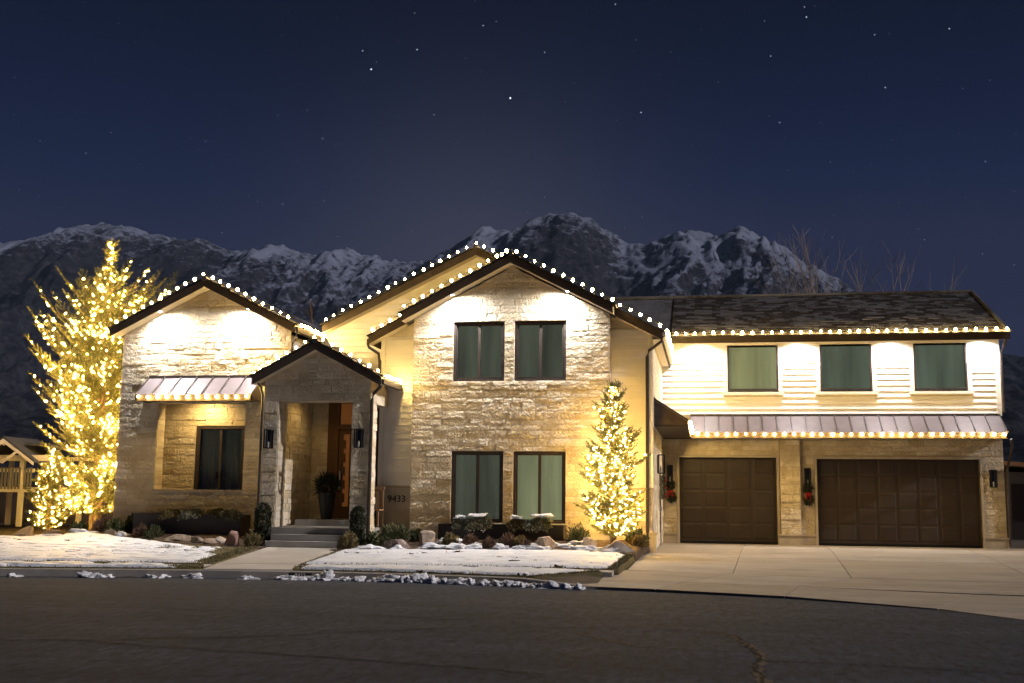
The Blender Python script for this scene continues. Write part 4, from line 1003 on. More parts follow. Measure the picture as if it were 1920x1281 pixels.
for k, x in enumerate((-0.24, 2.66, 5.24, 7.74)):
    downlight(('white downlight in the garage eave beside the central block', 'white downlight in the eave between the first and middle garage windows',
               'white downlight in the eave between the middle and last garage windows', 'white downlight at the outer end of the garage eave')[k], (x, 33.64, 6.20), (x, 33.86, 4.6), E_S * 0.56)
downlight('warm downlight in the ceiling of the recessed left wing porch', (-13.4, 28.42, 4.25), (-13.5, 28.75, 1.5), 190, 160, (1.0, 0.66, 0.24), 'wlens')
downlight('warm dim downlight in the entry porch ceiling', (-10.1, 28.3, 4.215), (-10.5, 28.2, 1.0), 34, 140, (1.0, 0.64, 0.22), 'wlens')

# ------------------------------------------------------------------ wall lanterns, swags, wreath
def lantern(label, x, y, z, h=0.42, w=0.17, face='front'):
    t = thing('wall_lantern', (x, y, z), label, 'wall lantern', 'black box lanterns on the house')
    def bx(n, m, *B):
        b = MB()
        for (a0, a1, d0, d1, z0, z1) in B:      # a along wall, d distance from wall
            if face == 'front': b.box(x + a0, x + a1, y - d1, y - d0, z + z0, z + z1)
            else: b.box(x + d0, x + d1, y + a0, y + a1, z + z0, z + z1)
        b.build(n, m, t)
    bx('back_plate', 'black', (-w * .4, w * .4, 0.0, 0.02, -h / 2, h / 2))
    c = 0.012; W = w / 2
    bx('frame', 'black', *[(sx * W - c, sx * W + c, d - c, d + c, -h / 2, h / 2) for sx in (-1, 1) for d in (0.04, 0.19)],
       (-W - c, W + c, 0.02, 0.20, h / 2, h / 2 + 0.02), (-W - c, W + c, 0.02, 0.20, -h / 2 - 0.02, -h / 2))
    bx('glass', 'glass', (-W + c, W - c, 0.186, 0.192, -h / 2, h / 2))
    bx('candle_tube', 'white', (-0.015, 0.015, 0.10, 0.13, -h / 2, -h / 2 + 0.14))
lantern('black box lantern on the stone pier at the walk-side end of the porch front', -10.68, 26.465, 2.90)
lantern('black box lantern on the porch pier beside the central block', -8.37, 26.465, 2.92)
lantern('black box lantern on the garage wall next to the inside corner', -1.13, 33.96, 2.30, 0.46, 0.15)
lantern('black box lantern on the stone between the two garage doors', 2.83, 33.96, 2.24, 0.46, 0.15)
lantern('black box lantern at the outer end of the garage wall', 7.92, 33.96, 2.22, 0.46, 0.15)
lantern('pale lit box lantern on the side wall above the wreath', -1.33, 29.9, 2.45, 0.46, 0.17, 'side')
def sprig(b, n, cen, rad, ln, w, flat=1.0, up=0.0):
    for k in range(n):
        d = Vector((random.gauss(0, 1), random.gauss(0, 1) * flat, random.gauss(0, 1) + up)).normalized()
        p = Vector(cen) + Vector((d.x * rad[0], d.y * rad[1], d.z * rad[2])) * random.random() ** 0.4
        q = p + d * ln * random.uniform(0.5, 1.2); s = d.cross(Vector((random.random(), random.random(), random.random()))).normalized() * w
        b.add([p - s, p + s, q], [(0, 1, 2)])
def swag(label, x, y, z):
    t = thing('christmas_swag', (x, y, z), label, 'swag', 'evergreen swags under the garage lanterns')
    b = MB(); sprig(b, 420, (x, y - .08, z + .16), (.12, .06, .16), .10, .010); sprig(b, 420, (x + .02, y - .08, z - .18), (.13, .06, .14), .10, .010); b.build('greenery', 'shrubd', t)
    bow = MB()
    for sgn in (-1, 1):
        V = []
        for k in range(9):
            a = k / 8 * 2 * math.pi; V.append((x + sgn * (.045 + .045 * -math.cos(a)), y - .16, z + .036 * math.sin(a) * (1 - 0.3 * math.cos(a))))
        bow.prism(V[:-1], (0, 0.05, 0))
        bow.prism([(x, y - .15, z), (x + sgn * .03, y - .15, z), (x + sgn * .10, y - .15, z - .16), (x + sgn * .05, y - .15, z - .17)], (0, 0.01, 0))
    bow.tube([(x, y - .18, z - .025), (x, y - .18, z + .03)], .03, 8); bow.build('bow', 'red', t)
swag('evergreen swag with red bow beside the single garage door', -1.12, 33.96, 1.78)
swag('evergreen swag with red bow between the two garage doors', 2.83, 33.96, 1.74)
def wreath(label, x, y, z, r=0.22):
    t = thing('wreath', (x, y, z), label, 'wreath'); b = MB(); c = MB()
    for k in range(40):
        a = k / 40 * 6.283; sprig(b, 22, (x, y + r * math.cos(a), z + r * math.sin(a)), (.05, .06, .06), .06, .008)
        if k % 5 == 0: c.tube([(x + .07, y + r * math.cos(a), z + r * math.sin(a) - .02), (x + .07, y + r * math.cos(a), z + r * math.sin(a) + .02)], .025, 6)
    b.build('greenery', 'shrubg', t); c.build('berries', 'red', t)
wreath('round green wreath with red berries on the side entrance wall', -1.22, 30.9, 1.86, 0.26)

# ================================================================== TREES
def needle_tree(name, loc, H, Rb, label, nwh, per, twn, seed, lights, droop=0.0, lean=0.0, shape=1.0, rise=0.5, mini=0.02, mname='minib'):
    rs_ = np.random.default_rng(seed); x0, y0, z0 = loc
    t = thing(name, loc, label, 'tree')
    MB().tube([(x0 + lean * H * u, y0, z0 - 0.1 + (H - 0.1) * u) for u in np.linspace(0, 1, 8)], 0.022 * H, 7, 0.008).build('trunk', 'bark', t)
    def env(u): return Rb * float(np.interp(u, [e_[0] for e_ in shape], [e_[1] for e_ in shape]))
    segs = []            # branch spine points for twigs
    TV = []; tips = []; wood = MB()
    for w in range(nwh):
        u = (w + rs_.random() * 0.6) / nwh; zc = z0 + 0.05 * H + 0.94 * H * u
        r_env = env(u) * (0.86 + 0.14 * math.sin(w * 1.7))
        for k in range(max(3, int(per * (1 - 0.55 * u)))):
            a = rs_.random() * 6.283; L = r_env * rs_.uniform(0.55, 1.15) * (1.22 if rs_.random() < .10 else 1)
            d = np.array([math.cos(a), math.sin(a), 0.0]); el0 = rs_.uniform(-0.12, 0.22) + 0.75 * u - droop
            n = max(4, int(L / 0.10)); P = []
            for i in range(n + 1):
                s = i / n; P.append(np.array([x0 + lean * H * u, y0, zc]) + d * L * s + np.array([0, 0, L * (el0 * s + rise * s * s * 0.55)]))
            P = np.array(P); tips.append((P, L))
            wood.tube([tuple(p) for p in P[::max(1, n // 3)]], 0.010 + 0.008 * L, 3, 0.003)
            side = np.array([-d[1], d[0], 0])
            ntw = int(twn * L / Rb) + 4
            for q in range(ntw):
                s = 0.12 + 0.88 * (q + rs_.random()) / ntw; i = min(n - 1, int(s * n)); f = s * n - i
                p = P[i] * (1 - f) + P[i + 1] * f; tan = P[i + 1] - P[i]; tan /= np.linalg.norm(tan)
                sg = 1 if q % 2 else -1
                l = (0.14 + 0.36 * L * (1 - s) ** 0.8) * rs_.uniform(0.7, 1.2)
                dd = tan * rs_.uniform(0.55, 0.95) + side * sg * rs_.uniform(0.5, 0.9) + np.array([0, 0, rs_.uniform(-0.15, 0.4)]); dd /= np.linalg.norm(dd)
                segs.append((p, dd, l))
            segs.append((P[-1], (P[-1] - P[-2]) / np.linalg.norm(P[-1] - P[-2]), 0.16))
    segs.append((np.array([x0 + lean * H, y0, z0 + H - 0.35]), np.array([0, 0, 1.0]), 0.38))
    wood.build('limbs', 'bark', t)
    # needles: thin triangles round every twig
    P = np.array([s[0] for s in segs]); D = np.array([s[1] for s in segs]); L = np.array([s[2] for s in segs])
    NPT = np.maximum(10, (L / 0.0095).astype(int)); idx = np.repeat(np.arange(len(segs)), NPT); n = len(idx)
    tt = rs_.random(n); base = P[idx] + D[idx] * (L[idx] * tt)[:, None]
    rv = rs_.normal(size=(n, 3)); rv -= (rv * D[idx]).sum(1)[:, None] * D[idx]; rv /= np.linalg.norm(rv, axis=1)[:, None] + 1e-9
    nd = D[idx] * 0.75 + rv * 0.8; nl = rs_.uniform(0.040, 0.080, n) * (1.1 - 0.45 * tt)
    sd = np.cross(nd, rv); sd /= np.linalg.norm(sd, axis=1)[:, None] + 1e-9
    w = 0.0105
    V = np.stack([base - sd * w, base + sd * w, base + nd * nl[:, None]], 1).reshape(-1, 3)
    link('crown', npmesh('crown', V, np.arange(len(V)).reshape(-1, 3)), 'needle', t)
    # light chain: bulbs sit on the branches, spiralling up in loose garlands
    O = np.array([(1, 0, 0), (-1, 0, 0), (0, 1, 0), (0, -1, 0), (0, 0, 1), (0, 0, -1)], float)
    T = np.array([(0, 2, 4), (2, 1, 4), (1, 3, 4), (3, 0, 4), (2, 0, 5), (1, 2, 5), (3, 1, 5), (0, 3, 5)])
    lt = thing('tree_lights', loc, label_l[name + str(seed)], 'string lights')
    BV = []; BF = []; pts = []
    turns = max(3, int(H * 0.8)); ph = rs_.random()
    C = []; Wt = []
    for Pb, Lb in tips:
        for q in range(max(2, int(Lb / 0.10))):
            sfr = rs_.uniform(0.30, 1.0); i = min(len(Pb) - 2, int(sfr * (len(Pb) - 1))); f = sfr * (len(Pb) - 1) - i
            p = Pb[i] * (1 - f) + Pb[i + 1] * f + rs_.normal(size=3) * 0.03
            a = math.atan2(p[1] - y0, p[0] - x0) / 6.2832; u = (p[2] - z0) / H
            d_ = ((a + u * turns + ph + 0.06 * math.sin(u * 23)) % 1.0); d_ = min(d_, 1 - d_)
            C.append(p); Wt.append((math.exp(-(d_ / 0.10) ** 2) + 0.10) * (1.25 - 0.75 * u) * (0.4 + sfr))
    Wt = np.array(Wt); pick = rs_.choice(len(C), size=min(lights, len(C)), replace=False, p=Wt / Wt.sum())
    for k, ii in enumerate(pick):
        p = C[ii].copy(); p[2] = max(p[2], z0 + 0.06) + 0.02
        pts.append(p); BV.append(O * mini * rs_.uniform(0.75, 1.3) + p); BF.append(T + 6 * k)
    for k in range(10):      # the leader carries a few bulbs too
        p = np.array([x0 + lean * H + rs_.normal() * .03, y0 - .03, z0 + H * (0.80 + 0.018 * k)]); pts.append(p); BV.append(O * mini * 1.1 + p); BF.append(T + 6 * (len(pick) + k))
    link('bulbs', npmesh('bulbs', np.concatenate(BV), np.concatenate(BF)), mname, lt, kind='stuff')
    print(name, len(V) // 3)
    return t
label_l = {'spruce_tree3': 'golden mini lights wound up the tall spruce beside the left wing', 'spruce_tree5': 'golden mini lights wrapped round the slim spruce in front of the siding',
           'spruce_tree8': 'golden mini lights covering the low spruce at the foot of the tall one'}
needle_tree('spruce_tree', (-17.80, 30.9, 0.5), 8.75, 2.35, 'tall spruce wrapped in golden lights beyond the left wing corner', 29, 16, 34, 3, 1500, shape=[(0, .50), (.1, .62), (.25, .84), (.42, 1.0), (.52, .94), (.62, .76), (.72, .54), (.80, .30), (.87, .13), (.94, .07), (1, .03)], rise=0.75, mini=0.0125, mname='minil')
needle_tree('spruce_tree', (-2.22, 26.75, 0.45), 3.85, 0.88, 'slim spruce wrapped in golden lights in front of the drive side siding', 30, 10, 15, 5, 680, shape=[(0, .80), (.15, .95), (.3, .92), (.5, .74), (.7, .50), (.85, .28), (1, .06)], rise=0.40, mini=0.0130)
needle_tree('spruce_tree', (-18.35, 29.4, 0.42), 2.25, 0.62, 'low bushy spruce covered in golden lights at the foot of the tall spruce', 16, 9, 12, 8, 210, shape=[(0, .9), (.3, 1), (.6, .8), (.85, .4), (1, .1)], rise=0.40, mini=0.0130)

def bare_tree(label, loc, H, seed, stems=5, spread=0.35, m='palebark', r0=0.036):
    rd = random.Random(seed); top_ = loc[2] + H; t = thing('bare_tree', loc, label, 'tree', 'leafless trees behind the house'); b = MB(); tr = MB()
    def grow(p, d, L, r, dep, mb):
        pts = [p]; n = 4
        for i in range(n):
            d = (d + Vector((rd.gauss(0, .07), rd.gauss(0, .07), 0.06))).normalized(); p = p + d * (L / n); pts.append(p)
            if dep > 0 and i >= 1:
                for _ in range(2 if dep > 1 else 1 + (rd.random() < .5)):
                    q = (d + Vector((rd.gauss(0, .42), rd.gauss(0, .42), rd.gauss(.05, .2)))).normalized(); grow(p, q, min(L * rd.uniform(.30, .5), max(.25, (top_ - p.z) * .55)), r * .5, dep - 1, b)
        mb.tube(pts, r, 4 if r > .02 else 3, r * .45)
    for s in range(stems):
        a = rd.random() * 6.283; grow(Vector(loc), Vector((math.cos(a) * spread * rd.random(), math.sin(a) * spread * rd.random(), 1)).normalized(), H * rd.uniform(.6, .86), r0 * rd.uniform(.7, 1.1), 2, tr)
    tr.build('trunk', m, t); b.build('branches', m, t)
bare_tree('pale leafless multi-stemmed tree above the garage ridge nearest the mountains', (4.2, 46, 0.3), 13.2, 1, 7, .22)
bare_tree('pale leafless tree above the middle of the garage ridge', (5.3, 47, 0.3), 12.8, 2, 5, .25)
bare_tree('thin leafless tree above the far end of the garage ridge', (7.8, 47, 0.3), 12.6, 3, 3, .18, r0=.035)
bare_tree('dark leafless tree in the dip between left wing and central gables', (-13.4, 41, 0.3), 9.6, 4, 6, .35, 'bark')
bare_tree('dark leafless tree between the tall spruce and the left wing gable', (-20.9, 41, 0.3), 10.0, 5, 5, .3, 'bark')

# ================================================================== SHRUBS, BOULDERS, PLANTERS
def shrub(name, label, x, y, w, h, m, z=None, n=900, kind='round', group=None, ln=0.11, snow=0, cat='shrub'):
    z = float(gz(x, y)) if z is None else z
    t = thing(name, (x, y, z), label, cat, group); V = []
    d = rng.normal(size=(n, 3)); d[:, 2] = np.abs(d[:, 2]); d /= np.linalg.norm(d, axis=1)[:, None]
    rr_ = rng.random(n) ** 0.45
    lump = 0.82 + 0.36 * np.array([mnoise.noise(Vector((q[0] * 2 + x, q[1] * 2 + y, q[2] * 2))) for q in d])
    P = d * (rr_ * lump)[:, None] * np.array([w / 2, w / 2, h]) + np.array([x, y, z])
    if kind == 'column': 
        zz = rng.random(n); aa = rng.random(n) * 6.28; q = (0.85 + .3 * rng.random(n)) * np.where(zz > .85, (1 - zz) / .15, 1) ** .5
        P = np.stack([x + np.cos(aa) * w / 2 * q, y + np.sin(aa) * w / 2 * q, z + zz * h], -1); d = np.stack([np.cos(aa) * .6, np.sin(aa) * .6, .7 + 0 * aa], -1)
    if kind == 'hang':
        P[:, 2] = z + h * (d[:, 2] * rr_ * 1.0 - 0.8 * (np.clip(-(P[:, 1] - y), 0, None) / (w / 2)) ** 1.0) * lump
    dr_ = d * 0.55 + rng.normal(size=(n, 3)) * 0.4 + np.array([0, 0, 0.5 if kind == 'spiky' else 0.15]); dr_ /= np.linalg.norm(dr_, axis=1)[:, None]
    l = ln * rng.uniform(0.5, 1.2, n); sd = np.cross(dr_, rng.normal(size=(n, 3))); sd /= np.linalg.norm(sd, axis=1)[:, None] + 1e-9
    wd = (0.010 if kind == 'spiky' else 0.020)
    A = P - dr_ * (l * .5)[:, None]; B = P + dr_ * (l * .5)[:, None]; mid_ = (A + B) / 2
    V = np.stack([A, mid_ + sd * wd, B, mid_ - sd * wd], 1).reshape(-1, 3)
    link('foliage', npmesh('foliage', V, np.arange(len(V)).reshape(-1, 4)), m, t)
    b = MB()
    for k in range(5): b.tube([(x + random.uniform(-.03, .03), y, z - 0.05), (x + random.uniform(-.3, .3) * w, y + random.uniform(-.3, .3) * w, z + h * .6)], 0.012, 4, .004)
    b.build('stems', 'bark', t)
    if snow: blob('snow_cap', x + w * .1 * random.uniform(-1, 1), y - 0.03, z + h * 0.88, w * .55 * snow, w * .42 * snow, 0.055, 'snow', t, rough=.9, seed=x, sub=4)
    return t
def blob(name, x, y, z, sx_, sy_, sz_, m, parent=None, rough=0.35, seed=0.0, sub=3, flat=0.25, sharp=False):
    import bmesh
    bm = bmesh.new(); bmesh.ops.create_icosphere(bm, subdivisions=sub, radius=1.0)
    for v in bm.verts:
        c = v.co; n = mnoise.noise(Vector((c.x * 1.3 + seed * 3.1, c.y * 1.3, c.z * 1.3 + seed))) + .5 * mnoise.noise(Vector((c.x * 3.1, c.y * 3.1 + seed * 7, c.z * 3.1))) + .25 * mnoise.noise(Vector((c.x * 7.1, c.y * 7.1 + seed * 7, c.z * 7.1)))
        if sharp:   # facet the boulder with a few cutting planes
            for k in range(12):
                rd = random.Random(int(seed * 100) + k); pn = Vector((rd.gauss(0, 1), rd.gauss(-.2, 1), rd.gauss(.2, .6))).normalized(); dd = c.dot(pn); lim = rd.uniform(.36, .72)
                if dd > lim: c = c - pn * (dd - lim)
            v.co = c * (1.35 + rough * 0.16 * n)
        else: v.co = c * (1 + rough * n)
        if v.co.z < -flat: v.co.z = -flat + (v.co.z + flat) * .1
        v.co = Vector((v.co.x * sx_ / 2 + x, v.co.y * sy_ / 2 + y, v.co.z * sz_ + z))
    me = bpy.data.meshes.new(name); bm.to_mesh(me); bm.free()
    return link(name, me, m, parent, smooth=not sharp)
def boulder(label, x, y, w, d, h, m, seed): 
    return tag(blob('boulder', x, y, float(gz(x, y)) + h * .12, w * .8, d * .8, h * .72, m, None, .5, seed, 4, .3, True), label, 'boulder', 'landscape boulders in the beds')
boulder('small bright boulder at the outer end of the left bed', -18.3, 28.2, 0.65, 0.5, 0.30, 'rock', 1.1)
boulder('long low grey boulder in front of the lit spruces', -17.35, 27.95, 1.15, 0.6, 0.32, 'rock', 2.3)
boulder('reddish block boulder at the end of the left planter by the steps', -11.17, 25.62, 0.62, 0.45, 0.36, 'rockred', 3.7)
boulder('rounded purple boulder with pale veins in the right bed', -7.05, 25.5, 0.95, 0.6, 0.36, 'rockdark', 4.2)
boulder('tan wedge boulder leaning behind the purple boulder', -6.55, 26.05, 0.66, 0.45, 0.34, 'rock', 5.9)
boulder('tan wedge boulder in front of the right planter end', -3.72, 25.98, 0.66, 0.5, 0.38, 'rock', 6.4)
boulder('rough grey boulder just below the slim lit spruce', -2.75, 26.1, 0.68, 0.5, 0.32, 'rock', 7.7)
boulder('flat topped boulder at the drive end of the right bed', -1.98, 25.75, 0.86, 0.5, 0.30, 'rock', 8.8)
FLAT = ['flat rock at the far left of the row below the left planter', 'longest flat rock in the row below the left planter', 'flat rock in the middle of the row below the left planter',
        'small flat rock third from the red boulder below the left planter', 'small flat rock right beside the reddish block boulder', 'flat rock between the green mound shrub and the brown shrub', 'flat pale rock just right of the long low boulder']
for k, (x, y, w) in enumerate(((-13.0, 26.15, .55), (-12.6, 26.05, .7), (-12.2, 25.9, .6), (-11.85, 25.8, .5), (-11.6, 26.0, .45), (-15.0, 26.75, .45), (-16.6, 27.5, .5))):
    tag(blob('flat_rock', x, y, float(gz(x, y)) + .03, w, .32, .11, 'rock', None, .5, 20 + k * 1.7, 3, .2, True), FLAT[k], 'rock', 'flat edging rocks in the left bed')
shrubs = [  # x, y, w, h, material, kind, label
    (-16.25, 27.45, .62, .42, 'shrubg', 'round', 'bright green shrub right of the long boulder'), (-15.55, 27.3, .55, .46, 'shrubb', 'spiky', 'twiggy brown shrub at the left wing corner'),
    (-14.95, 26.95, .62, .44, 'shrubg', 'round', 'green mound shrub in front of the left wing corner'), (-14.72, 27.35, .45, .52, 'shrubd', 'round', 'dark green shrub beside the left planter end'),
    (-14.0, 26.55, .5, .36, 'shrubb', 'spiky', 'brown shrub before the left planter'), (-13.6, 26.45, .55, .38, 'shrubg', 'spiky', 'green feathery shrub before the left planter'),
    (-10.68, 25.62, .52, .44, 'shrubo', 'spiky', 'ochre shrub at the left of the front steps'), (-8.22, 25.32, .58, .50, 'shrubo', 'spiky', 'ochre shrub at the right of the front steps'),
    (-7.75, 25.85, .62, .42, 'shrubg', 'round', 'green shrub behind the purple boulder'), (-7.45, 26.7, .95, .48, 'shrubg', 'spiky', 'wide green shrub under the house number'),
    (-6.85, 26.5, .5, .34, 'shrubg', 'round', 'small green shrub behind the tan wedge boulder'), (-6.0, 26.2, .5, .34, 'shrubo', 'spiky', 'ochre sprig before the right planter'),
    (-5.5, 26.05, .5, .36, 'shrubb', 'spiky', 'dark red shrub before the right planter'), (-5.02, 25.85, .46, .32, 'shrubb', 'spiky', 'small rusty shrub near the lawn'),
    (-4.62, 26.05, .6, .40, 'shrubb', 'spiky', 'rusty brown mound shrub in the middle of the right bed'), (-4.3, 26.0, .48, .36, 'shrubo', 'spiky', 'ochre shrub beside the rusty mound'),
    (-4.15, 25.85, .4, .26, 'shrubb', 'spiky', 'low rusty shrub left of the drive wedge boulder'), (-3.05, 26.75, .75, .56, 'shrubg', 'spiky', 'tall green shrub between planter and slim spruce'),
    (-1.72, 27.2, .6, .45, 'shrubg', 'round', 'green shrub against the downspout'), (-1.62, 26.6, .5, .36, 'shrubo', 'spiky', 'golden grass tuft at the drive edge')]
for x, y, w, h, m, kd, lb in shrubs: shrub('shrub', lb, x, y, w, h, m, kind=kd, n=1300, group='shrubs in the beds')
shrub('column_shrub', 'dark columnar evergreen left of the porch opening', -10.62, 26.05, .34, .95, 'shrubd', kind='column', n=1500, group='columnar evergreens at the porch')
shrub('column_shrub', 'dark columnar evergreen right of the porch opening', -8.22, 26.0, .32, .90, 'shrubd', kind='column', n=1500, group='columnar evergreens at the porch')
def planter(label, x0, x1, y0, y1, z0, z1):
    t = thing('planter', ((x0 + x1) / 2, (y0 + y1) / 2, z0), label, 'planter', 'long dark metal planters'); b = MB()
    b.box(x0, x1, y0, y0 + .03, z0, z1).box(x0, x1, y1 - .03, y1, z0, z1).box(x0, x0 + .03, y0 + .031, y1 - .031, z0, z1).box(x1 - .03, x1, y0 + .031, y1 - .031, z0, z1); b.build('box', 'planter', t)
    MB().box(x0 + .031, x1 - .031, y0 + .031, y1 - .031, z0, z1 - .05).build('soil', 'mulch', t)
planter('long dark planter below the left wing opening', -14.48, -11.58, 26.95, 27.6, 0.3, 1.03)
planter('long dark planter below the central ground floor windows', -6.49, -3.42, 26.95, 27.5, 0.3, 0.89)
for x, y, w, h, z, m, lb, sn in ((-13.45, 26.98, .62, .20, 1.0, 'shrubo', 'brownish trailing plant at the left of the left planter', 0), (-12.88, 26.95, .80, .24, 1.0, 'shrubp', 'large pale trailing plant spilling over the left planter', 0),
                       (-12.35, 27.2, .7, .20, 1.02, 'shrubo', 'low plant at the back of the left planter', 0), (-11.85, 26.98, .66, .20, 1.0, 'shrubp', 'pale trailing plant at the step end of the left planter', 0),
                       (-5.92, 27.0, .62, .20, .86, 'shrubp', 'thin frosted plant at the left of the right planter', .8), (-5.45, 26.92, .82, .26, .86, 'shrubp', 'large frosted trailing plant with snow at the left half of the right planter', .9),
                       (-4.58, 27.0, .62, .22, .86, 'shrubo', 'brown plant with a snow cap in the right planter', .9), (-4.02, 26.92, .86, .27, .86, 'shrubp', 'large frosted trailing plant with snow cap at the drive end of the right planter', 1.0)):
    shrub('trailing_plant', lb, x, y, w, h, m, z=z, n=2200, kind='hang', group='trailing plants in the planters', ln=.06, snow=sn, cat='plant')
# pot by the door
pt = thing('potted_plant', (-9.85, 28.45, 0.92), 'tall tapered black pot with a dark leafy plant by the front door', 'plant pot')
b = MB()
for k in range(12):
    pass
ring = lambda r, z: [(-9.85 + r * math.cos(2 * math.pi * i / 12), 28.45 + r * math.sin(2 * math.pi * i / 12), z) for i in range(12)]
b.add(ring(.14, .925) + ring(.25, 1.62) + ring(.22, 1.62) + ring(.20, 1.55), [tuple(range(12))[::-1]] + [(r * 12 + i, r * 12 + (i + 1) % 12, r * 12 + 12 + (i + 1) % 12, r * 12 + 12 + i) for r in range(3) for i in range(12)] + [tuple(range(36, 48))])
b.build('pot', 'pot', pt); b = MB(); sprig(b, 700, (-9.85, 28.45, 1.78), (.28, .28, .26), .22, .02, up=.6); b.build('leaves', 'shrubd', pt)
# wooden chair seen through the porch's side opening
ch = thing('wooden_chair', (-8.55, 27.45, 0.76), 'wooden slat chair on the porch seen through its side opening', 'chair')
HB_ = lambda n, *q: [MB().box(*c).build(n, 'chairwood', ch) for c in q]
HB_('leg', (-8.53, -8.49, 27.25, 27.29, .765, 1.18), (-8.13, -8.09, 27.25, 27.29, .765, 1.18), (-8.53, -8.49, 27.65, 27.69, .765, 1.75), (-8.13, -8.09, 27.65, 27.69, .765, 1.75))
HB_('seat', (-8.55, -8.07, 27.23, 27.64, 1.181, 1.215)); HB_('back_slat', *[(-8.48 + .09 * k, -8.42 + .09 * k, 27.66, 27.68, 1.22, 1.70) for k in range(4)]); HB_('top_rail', (-8.56, -8.06, 27.645, 27.70, 1.701, 1.78))
# snow lying in the right bed
for k, (x, y, w, d) in enumerate(((-7.75, 25.25, .7, .3), (-7.0, 25.2, .3, .25), (-6.35, 25.75, .8, .3), (-5.75, 25.75, .55, .5), (-5.25, 25.95, .7, .35), (-5.35, 25.7, .6, .3), (-4.75, 25.8, .5, .3), (-4.05, 26.05, .6, .35), (-3.9, 25.75, .7, .3), (-4.25, 25.75, .45, .3),
                                  (-3.3, 26.15, .5, .3), (-2.75, 25.85, .75, .35), (-2.95, 26.45, .4, .25), (-2.25, 25.95, .3, .2), (-2.2, 25.62, .4, .15), (-6.0, 26.45, .7, .4), (-15.9, 27.0, .7, .25), (-17.0, 27.4, .9, .3), (-14.5, 26.5, .4, .2))):
    blob('snow_patch', x, y, float(gz(x, y)) + .015, w, d, .09, 'snow', None, .75, 3.3 * k + 1, 4, .1)['kind'] = 'stuff'
# ploughed snow along the kerb: separate clumps
ORD = 'first second third fourth fifth sixth seventh eighth ninth tenth eleventh twelfth thirteenth fourteenth fifteenth sixteenth seventeenth eighteenth nineteenth twentieth twenty-first twenty-second twenty-third twenty-fourth twenty-fifth twenty-sixth twenty-seventh twenty-eighth twenty-ninth'.split()
clumps = [(-12.5, .35, .10), (-11.15, .6, .17), (-10.85, .25, .08), (-10.1, .3, .1), (-9.85, .28, .12), (-9.35, .62, .15), (-8.35, .5, .13), (-7.72, .35, .08), (-7.42, .55, .18), (-6.85, .5, .15), (-6.62, .42, .26), (-6.2, .45, .14), (-5.85, .4, .15), (-5.5, .3, .1),
          (-5.1, .75, .23), (-4.75, .6, .24), (-4.45, .6, .26), (-4.1, .5, .22), (-3.8, .4, .15), (-3.45, .5, .18), (-3.2, .38, .2), (-2.85, .35, .14), (-2.5, .5, .2), (-2.2, .5, .17), (-1.95, .35, .14), (-1.62, .45, .15), (-1.38, .6, .16), (-1.05, .4, .13), (-0.75, .35, .15)]
for k, (x, w, h) in enumerate(clumps):
    x = x if x < -8 else -8 + (x + 8) * 0.80
    o = blob('snow_clump', x, float(kerb_y(x)) - .12, 0.0, w * .62, .18, h * .42, 'oldsnow', None, 1.25, 1.9 * k + .4, 4, .05)
    tag(o, '%s lump of ploughed snow from the left end of the kerb gutter' % ORD[k], 'snow clump', 'ploughed snow clumps along the kerb')

# ================================================================== PLAYSET AND FAR THINGS
ps_ = thing('playset', (-23.0, 35.0, 0.45), 'white garden playset with dark pitched roof, railings and yellow game panel', 'playset')
PB = lambda n, m, *q: [MB().box(*c).build(n, m, ps_) for c in q]
PB('post', 'white', *[(x - .07, x + .07, y - .07, y + .07, .4, 2.75) for x in (-24.3, -22.95, -21.6) for y in (35.0, 36.4)])
PB('deck', 'white', (-24.4, -21.5, 34.94, 36.5, 1.55, 1.72)); PB('top_beam', 'white', (-24.4, -21.5, 34.95, 35.05, 2.6, 2.8)); PB('top_rail', 'white', (-24.4, -23.02, 34.95, 35.03, 2.22, 2.34), (-22.88, -22.5, 34.95, 35.03, 2.22, 2.34))
PB('baluster', 'greyplastic', *[(-24.2 + .13 * k, -24.13 + .13 * k, 34.91, 34.94, 1.65, 2.38) for k in range(10)]); PB('baluster', 'greyplastic', *[(-22.82 + .11 * k, -22.76 + .11 * k, 34.91, 34.94, 1.65, 2.38) for k in range(3)])
gp = MB().box(-22.30, -21.9, 34.90, 34.94, 1.75, 2.30).build('game_panel', 'white', ps_)
for j in range(3): MB().box(-22.26, -21.94, 34.86, 34.899, 1.80 + .16 * j, 1.93 + .16 * j).build('game_block', 'yellow', gp)
MB().prism([(-24.75, 34.7, 2.62), (-23.55, 34.7, 3.42), (-23.55, 34.7, 3.36), (-24.75, 34.7, 2.55)], (0, 2.0, 0)).build('roof', 'playroof', ps_)
MB().prism([(-23.55, 34.7, 3.42), (-22.35, 34.7, 2.62), (-22.35, 34.7, 2.55), (-23.55, 34.7, 3.36)], (0, 2.0, 0)).build('roof', 'playroof', ps_)
MB().prism([(-23.0, 35.2, 3.25), (-21.4, 35.2, 3.0), (-21.4, 35.2, 2.94), (-23.0, 35.2, 3.19)], (0, 1.2, 0)).build('roof', 'playroof', ps_)
for k in range(2):
    s = 1 if k else -1
    MB().prism([(-23.55, 34.68, 3.34), (-23.55 + s * 1.18, 34.68, 2.55), (-23.55 + s * 1.18, 34.68, 2.45), (-23.55, 34.68, 3.22)], (0, .04, 0)).build('rafter', 'white', ps_)
    MB().prism([(-23.55 + s * .55, 34.66, 2.95), (-23.55 + s * .62, 34.66, 2.90), (-23.55 + s * .05, 34.66, 2.5), (-23.55, 34.66, 2.56)], (0, .03, 0)).build('brace', 'white', ps_)
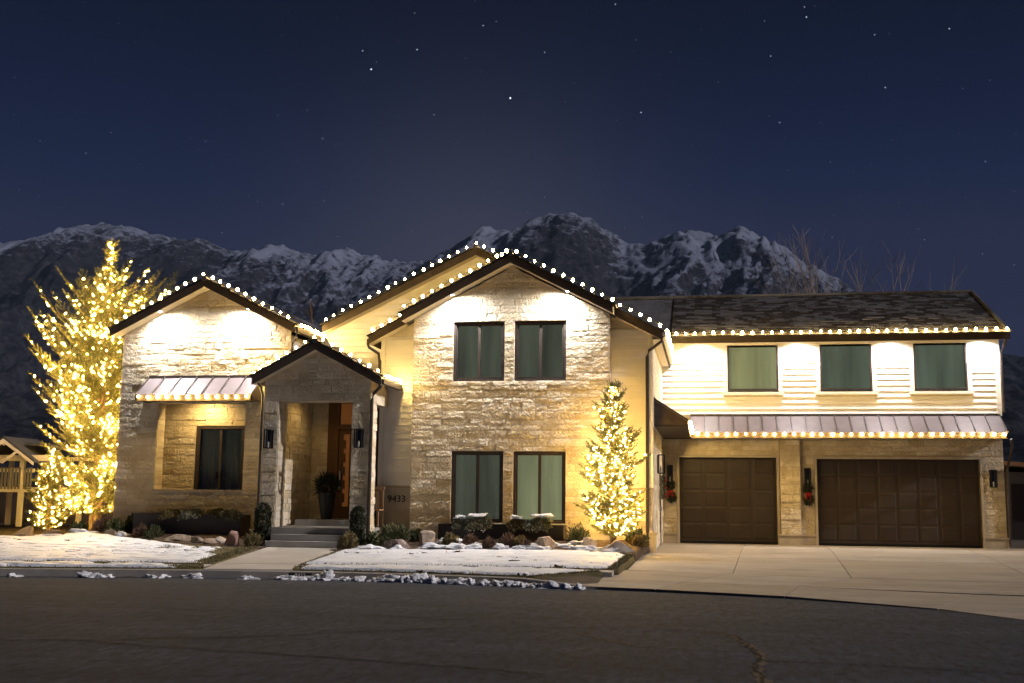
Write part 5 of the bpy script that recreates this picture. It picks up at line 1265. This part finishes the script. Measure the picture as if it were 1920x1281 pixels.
for k in range(7):
    a = R(18 + 24 * k); MB().tube([(-23.55 + .05 * math.cos(a), 34.65, 3.1 + .05 * math.sin(a)), (-23.55 + .2 * math.cos(a), 34.65, 3.1 + .2 * math.sin(a))], .014, 4).build('sunburst_ray', 'white', ps_)
MB().tube([(-17.05, 33.0, .4), (-17.45, 33.0, 2.6)], .05, 6).build('swing_post', 'white', ps_); MB().tube([(-21.6, 35.2, 2.68), (-17.4, 33.1, 2.6)], .06, 6).build('swing_beam', 'white', ps_); MB().tube([(-19.2, 34.1, 2.6), (-19.2, 34.1, 1.1)], .012, 4).build('swing_rope', 'greyplastic', ps_)
fe = thing('fence', (-24, 41, 0.3), 'dark board fence behind the playset', 'fence')
for k in range(44): MB().box(-31 + .34 * k, -30.675 + .34 * k, 41, 41.03, .3, 1.75 + .01 * (k % 3)).build('board', 'fence', fe)
MB().box(-31, -16, 41.031, 41.09, 1.3, 1.4).build('rail', 'fence', fe)
nb_ = thing('neighbouring_house', (12.5, 41, 0.27), 'dark neighbouring outbuilding with orange-brown eave past the garage end', 'house')
MB().box(9.9, 16, 40.8, 46, .2, 2.6).build('wall', 'nwall', nb_); MB().prism([(9.2, 40.2, 2.85), (9.2, 46.5, 2.85), (17, 46.5, 2.3), (17, 40.2, 2.3)], (0, 0, .14)).build('roof', 'nwood', nb_); MB().box(10.1, 11.0, 40.75, 40.799, .25, 2.2).build('door', 'gdoor', nb_)

# ------------------------------------------------------------------ night air between the house and the range
hz = MB().box(-7000, 5500, -60, 7500, -3, 1180).build('haze', None, None)
hm = bpy.data.materials.new('night_air'); hm.use_nodes = True; ht = hm.node_tree; ht.nodes.clear()
ho = NN(ht, 'ShaderNodeOutputMaterial'); hv = NN(ht, 'ShaderNodeVolumePrincipled'); hv.inputs['Color'].default_value = (0.46, 0.66, 1.0, 1); hv.inputs['Density'].default_value = 2.9e-5
ht.links.new(hv.outputs[0], ho.inputs['Volume']); hz.data.materials.append(hm); hz['kind'] = 'stuff'
